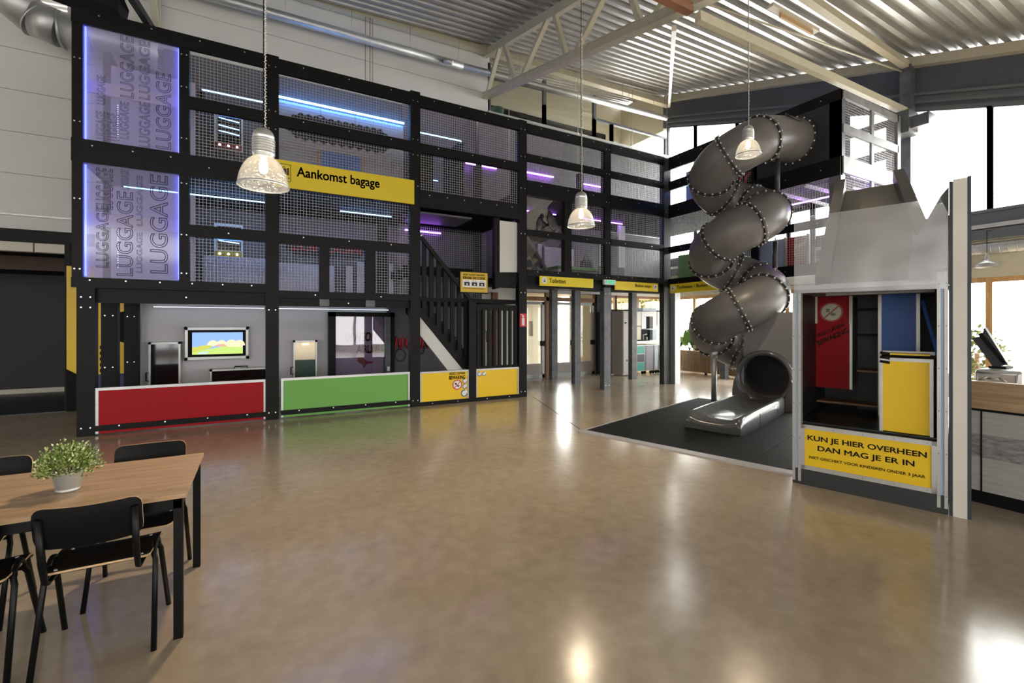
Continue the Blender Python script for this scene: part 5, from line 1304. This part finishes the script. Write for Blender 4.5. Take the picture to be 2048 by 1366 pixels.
for i in range(26):
    a = i * 0.9; r = 0.03 + 0.07 * ((i * 37) % 10) / 10
    mb.tube([(0.02 * math.cos(a), 0.02 * math.sin(a), 0.085), (r * math.cos(a), r * math.sin(a), 0.15 + 0.03 * math.sin(i))], 0.0016, 4)
mb.build('stem', mat('stem_green', (0.06, 0.08, 0.02), 0.6), pl, world=False)

# ================================================================== UNDER THE TOWER AT THE BACK: doors, galley, planter
M_DOORF = mat('door_frame_grey', (0.36, 0.38, 0.39), 0.4, 0.3)
def gdoor(i, x0, x1):
    mb = MB(); f = 0.085
    for a, b, c, d in ((x0, x0 + f, 0, 2.27), (x1 - f, x1, 0, 2.27), (x0, x1, 2.19, 2.27), (x0, x1, 0, 0.1)): mb.box(a, b, 11.52, 11.6, c, d)
    o = struct(mb, 'door_%d' % i, M_DOORF)
    struct(MB().box(x0 + f, x1 - f, 11.55, 11.56, 0.1, 2.19), 'pane', M_GLASS, o)
    struct(MB().box(x1 - 0.16, x1 - 0.02, 11.44, 11.52, 0.95, 1.1), 'door_lock', M_DARK, o)
    struct(MB().box(x0 + f, x1 - f, 11.53, 11.57, 0.1, 0.42), 'kick_plate', mat('grey_kick', (0.4, 0.36, 0.33), 0.5), o)
gdoor(1, 6.72, 7.5); gdoor(2, 7.8, 8.62); gdoor(3, 8.72, 9.4)
mb = MB()
for x in (6.6, 7.55, 7.68, 8.64, 9.42): mb.box(x, x + 0.1, 11.5, 11.62, 0, 2.55)
mb.box(6.6, 9.5, 11.5, 11.62, 2.3, 2.42); struct(mb, 'trim_13', wood('brown_pine', (0.2, 0.09, 0.035), (0.32, 0.16, 0.07), (8, 8, 1)))
mb = MB(); mb.box(6.6, 9.9, 14.2, 14.3, 0, 2.6); mb.box(6.5, 6.6, 11.8, 14.2, 0, 2.6); mb.box(6.5, 9.9, 11.8, 14.3, 2.6, 2.7); mb.box(9.72, 9.82, 11.8, 13.3, 0, 2.6)
struct(mb, 'wall_porch', mat('porch_cream', (0.72, 0.66, 0.52), 0.6))
mb = MB(); mb.box(7.9, 8.0, 13.0, 13.1, 1.2, 1.7); tag(mb.build('wall_notice', M_PAPER), 'small white notice seen through the middle glass door', 'notice')
ll = thing('tall_locker', 'tall pale grey locker left of the galley unit', 'locker', (10.0, 10.7, 0))
MB().box(9.76, 10.36, 10.6, 11.3, 0.03, 2.0).build('body', mat('locker_grey', (0.48, 0.45, 0.42), 0.5), ll)
for z0, z1 in ((0.06, 1.02), (1.05, 1.97)): MB().box(9.78, 10.05, 10.585, 10.6, z0, z1).box(10.07, 10.34, 10.585, 10.6, z0, z1).build('door', MATS['locker_grey'], ll)
mb = MB(); mb.box(9.82, 9.9, 10.575, 10.585, 1.62, 1.66); mb.box(9.9, 9.93, 10.575, 10.585, 0.45, 0.5); mb.build('handle', M_DARK, ll)
gl = thing('aircraft_galley', 'white aircraft galley unit with ovens above a work surface', 'galley', (11.1, 10.9, 0.9))
MB().box(10.42, 11.72, 10.75, 11.3, 0.98, 1.06).build('worktop', M_ALU, gl)
MB().box(10.42, 11.72, 11.1, 11.3, 1.06, 2.02).build('back_panel', mat('galley_cream', (0.62, 0.6, 0.54), 0.45), gl)
MB().box(10.42, 10.72, 10.8, 11.1, 1.55, 2.0).box(11.45, 11.72, 10.8, 11.1, 1.55, 2.0).build('locker', MATS['galley_cream'], gl)
MB().box(10.75, 11.42, 10.8, 11.1, 1.85, 2.0).box(10.75, 10.85, 10.8, 11.1, 1.45, 1.85).box(11.25, 11.42, 10.8, 11.1, 1.45, 1.85).build('oven_surround', M_PAPER, gl)
MB().box(10.85, 11.25, 10.95, 11.1, 1.45, 1.85).build('oven', M_MIRROR, gl)
MB().box(10.78, 11.2, 10.9, 11.1, 1.06, 1.42).build('sink_niche', M_DARK, gl)
MB().box(10.45, 10.72, 10.8, 11.1, 1.1, 1.52).build('drawer', mat('galley_sand', (0.6, 0.55, 0.42), 0.5), gl); MB().box(11.24, 11.42, 10.8, 11.1, 1.08, 1.42).build('drawer', mat('galley_blue', (0.45, 0.52, 0.6), 0.5), gl)
mb = MB(); mb.tube([(10.8, 10.78, 1.1), (10.8, 10.78, 1.25), (10.9, 10.72, 1.28)], 0.02, 8); mb.tube([(10.95, 10.78, 1.08), (10.95, 10.78, 1.18)], 0.02, 8); mb.build('tap', M_GALV, gl)
def trolley(label, x0, x1, cols):
    s = thing('service_trolley', label, 'trolley', ((x0 + x1) / 2, 10.9, 0), 0, 'galley service trolleys')
    MB().box(x0, x1, 10.72, 11.25, 0.1, 0.93).build('body', M_ALU, s)
    h = 0.8 / len(cols)
    for i, c in enumerate(cols): MB().box(x0 + 0.03, x1 - 0.03, 10.705, 10.72, 0.12 + i * h + 0.012, 0.12 + (i + 1) * h - 0.012).build('door_panel', c, s)
    for x in (x0 + 0.04, x1 - 0.04): MB().tube([(x - 0.02, 10.78, 0.05), (x + 0.02, 10.78, 0.05)], 0.05, 12).build('castor', M_DARK, s)
TEAL = mat('teal_panel', (0.08, 0.36, 0.3), 0.35)
trolley('galley trolley with teal door panels', 10.45, 10.8, [TEAL, M_LILAC, TEAL])
trolley('galley trolley with one grey door and paper label', 10.82, 11.17, [mat('trolley_grey', (0.3, 0.3, 0.33), 0.5)])
trolley('slim pale blue galley trolley', 11.2, 11.4, [mat('trolley_blue', (0.5, 0.57, 0.63), 0.5)])
trolley('pale galley trolley at the right end next to the corner post', 11.42, 11.72, [M_PAPER, MATS['trolley_grey'], M_PAPER])
mb = MB(); mb.box(10.9, 11.5, 10.9, 11.2, 2.02, 2.12); tag(mb.build('storage_box', mat('box_blue', (0.4, 0.5, 0.6), 0.5)), 'pale blue storage box on top of the galley', 'box')
mb = MB(); mb.box(9.45, 9.75, 11.45, 11.62, 0, 2.55); mb.box(9.7, WX, 11.6, 11.7, 2.02, 2.08); struct(mb, 'trim_14', M_BLACK)
for i, (a, b) in enumerate(((9.75, 10.35), (10.42, 11.3), (11.42, 12.7))):
    mb = MB(); mb.box(a - 0.06, a, 11.6, 11.7, 0, 2.55); mb.box(b, b + 0.06, 11.6, 11.7, 0, 2.55); mb.box(a, b, 11.6, 11.7, 2.48, 2.55)
    f = struct(mb, 'window_%d' % (40 + i), MATS['brown_pine']); struct(MB().box(a, b, 11.64, 11.65, 0.0, 2.48), 'pane', M_GLASS, f)
# slatted planter
pt = thing('planter_box', 'long wooden slatted planter with leafy plants under the tower wing', 'planter', (12.4, 9.5, 0))
MB().box(12.3, 12.68, 8.2, 11.05, 0.08, 0.72).build('trough', mat('planter_dark', (0.09, 0.05, 0.03), 0.6), pt)
mb = MB()
for i in range(57): mb.box(12.275, 12.3, 8.2 + i * 0.05, 8.2 + i * 0.05 + 0.03, 0.06, 0.74)
mb.build('slat_cladding', wood('slat_oak', (0.22, 0.13, 0.06), (0.36, 0.23, 0.12), (8, 8, 1)), pt)
for y in (8.3, 9.6, 10.95): MB().box(12.3, 12.36, y, y + 0.05, 0, 0.08).build('foot', M_DARK, pt)
M_LEAFD = mat('dark_leaf', (0.04, 0.1, 0.025), 0.4); M_LEAFL = mat('light_leaf', (0.13, 0.26, 0.04), 0.4)
def leafy(label, x, y, n, ln, wd, h0, m, seed):
    s = thing('leafy_plant', label, 'plant', (x, y, 0.72), 0, 'plants in the slatted planter')
    random.seed(seed); mb = MB(); stm = MB()
    for i in range(n):
        a = random.uniform(0, 6.28); tilt = random.uniform(0.25, 0.75); L_ = ln * random.uniform(0.7, 1.1)
        d = Vector((math.cos(a) * math.sin(tilt) * 0.5, math.sin(a) * math.sin(tilt), math.cos(tilt))); sd = d.cross(Vector((0.6, 0.3, 0.4))).normalized()
        b_ = d * h0 * random.uniform(0.5, 1.0); stm.tube([(0, 0, 0), b_], 0.007, 5)
        pr = [0, 0.7, 1.0, 0.85, 0.45, 0.02]; ctr = [b_ + d * (L_ * q / 5) + Vector((0, 0, -0.12 * L_ * (q / 5) ** 2)) for q in range(6)]
        for q in range(5):
            mb.quad([ctr[q] - sd * wd * pr[q], ctr[q] + sd * wd * pr[q], ctr[q + 1] + sd * wd * pr[q + 1], ctr[q + 1] - sd * wd * pr[q + 1]], 0, True)
    mb.build('foliage', m, s, world=False, kind='stuff'); stm.build('stem', M_LEAFD, s, world=False)
leafy('big broad leaved plant at the left of the planter', 12.45, 10.35, 14, 0.55, 0.12, 0.35, M_LEAFL, 1)
leafy('broad leaved plant in the middle of the planter', 12.45, 9.7, 12, 0.5, 0.11, 0.3, M_LEAFL, 2)
leafy('dark low plant at the left end of the planter', 12.42, 10.85, 24, 0.22, 0.045, 0.2, M_LEAFD, 3)
leafy('dark low plant between the broad leaved ones', 12.4, 10.05, 24, 0.24, 0.045, 0.2, M_LEAFD, 4)
leafy('dark low plant half hidden by the tube slide', 12.4, 9.3, 22, 0.24, 0.045, 0.2, M_LEAFD, 5)
leafy('white and green trailing plant at the planter front', 12.36, 9.95, 20, 0.16, 0.04, 0.16, mat('pale_leaf', (0.5, 0.52, 0.42), 0.5), 6)
# far chairs seen under the tube
def far_chair(label, x, y):
    s = thing('wicker_chair', label, 'chair', (x, y, 0), 0, 'far wicker chairs')
    MB().box(-0.22, 0.22, -0.22, 0.22, 0.42, 0.5).build('seat', mat('orange_brown', (0.35, 0.15, 0.05), 0.5), s, world=False)
    MB().box(0.2, 0.25, -0.22, 0.22, 0.5, 0.78).build('backrest', MATS['orange_brown'], s, world=False)
    for a in (-1, 1):
        for b in (-1, 1): MB().tube([(a * 0.12, b * 0.12, 0.43), (a * 0.22, b * 0.22, 0)], 0.01, 6).build('leg', M_BTUBE, s, world=False)
far_chair('orange-brown chair with thin legs left of the slide exit panel', 11.2, 7.35)
far_chair('second orange-brown chair partly behind the slide exit panel', 11.2, 6.75)

# upstairs behind the high glazing
tag(MB().lathe([(0.001, 0), (0.2, 0.0), (0.22, 0.5), (0.15, 0.62), (0.2, 0.95), (0.18, 0.97), (0.001, 0.97)], (6.15, 12.0, 7.0), 24).build('floor_vase', mat('teal_glaze', (0.02, 0.1, 0.08), 0.35)), 'teal vase upstairs behind the first high window pane', 'vase')
for x, y, h, lab in ((10.75, 12.3, 0.5, 'green plant upstairs behind the right-hand high window'), (7.2, 12.5, 0.35, 'small plant upstairs behind the first mullion'), (9.2, 12.4, 0.35, 'small plant upstairs behind the second mullion')):
    p_ = thing('indoor_plant', lab, 'plant', (x, y, 7.0)); random.seed(int(x * 10))
    MB().lathe([(0.001, 0), (0.12, 0), (0.15, 0.45), (0.13, 0.45), (0.001, 0.4)], n=18).build('pot', M_FRAME, p_, world=False)
    mb = MB()
    for i in range(160):
        a = random.uniform(0, 6.28); t = random.uniform(0, 0.6); q = Vector((0.2 * random.uniform(0.2, 1) * math.cos(a), 0.2 * random.uniform(0.2, 1) * math.sin(a), 0.45 + h * random.random()))
        d = Vector((math.cos(a), math.sin(a), 0.7)).normalized(); sd = d.cross(Vector((0, 0, 1))).normalized(); mb.quad([q, q + d * 0.06 + sd * 0.025, q + d * 0.12, q + d * 0.06 - sd * 0.025])
    mb.build('foliage', mat('plant_green', (0.05, 0.14, 0.05), 0.5), p_, world=False, kind='stuff')
s = thing('security_camera', 'small pale camera on the upper tower floor behind the first mesh bay', 'camera', (-0.95, 10.2, 5.6))
MB().tube([(-0.95, 10.2, 5.62), (-0.8, 10.1, 5.58)], 0.05, 12).build('body', M_LILAC, s); MB().box(-1.0, -0.9, 10.2, 10.3, 5.6, 5.95).build('bracket', M_DARK, s)

# ================================================================== OUTSIDE
def tree(label, x, y, r, h, seed, m):
    s = thing('garden_shrub', label, 'shrub', (x, y, 0), 0)
    random.seed(seed); mb = MB()
    for i in range(500):
        a, e, q = random.uniform(0, 6.28), random.uniform(-0.9, 1), random.uniform(0.3, 1) ** 0.4
        c = math.sqrt(1 - e * e); p = Vector((r * q * c * math.cos(a), r * q * c * math.sin(a), h * 0.55 + h * 0.45 * q * e))
        d = Vector((random.uniform(-1, 1), random.uniform(-1, 1), random.uniform(-0.6, 1))).normalized(); sd = d.cross(Vector((0.3, 0.5, 0.8))).normalized()
        L_ = 0.16; mb.quad([p, p + d * L_ * 0.5 + sd * 0.05, p + d * L_, p + d * L_ * 0.5 - sd * 0.05])
    mb.build('foliage', m, s, world=False, kind='stuff'); MB().tube([(0, 0, 0), (0, 0, h * 0.6)], 0.05, 8).build('trunk', M_RUST, s, world=False)
M_OUT = mat('outdoor_leaf', (0.12, 0.14, 0.025), 0.5)  # plain yellow-green foliage colour
mb = MB(); mb.box(11.5, 16.3, 15.2, 15.3, 0, 3.6); tag(mb.build('garden_fence', mat('ochre_fence', (0.16, 0.12, 0.02), 0.6)), 'ochre fence outside behind the galley windows', 'fence')
tree('yellow-green shrub outside the window behind the galley', 14.3, 13.9, 0.8, 2.7, 1, M_OUT)
tree('small green shrub outside between galley and white porch', 12.3, 13.7, 0.6, 2.6, 5, M_OUT)
tree('yellow-green shrub outside at the corner behind the planter', 16.5, 12.8, 0.8, 2.4, 2, M_OUT)
tree('small green shrub outside the window right of the white slab', 15.2, 4.2, 0.5, 1.5, 3, M_OUT)
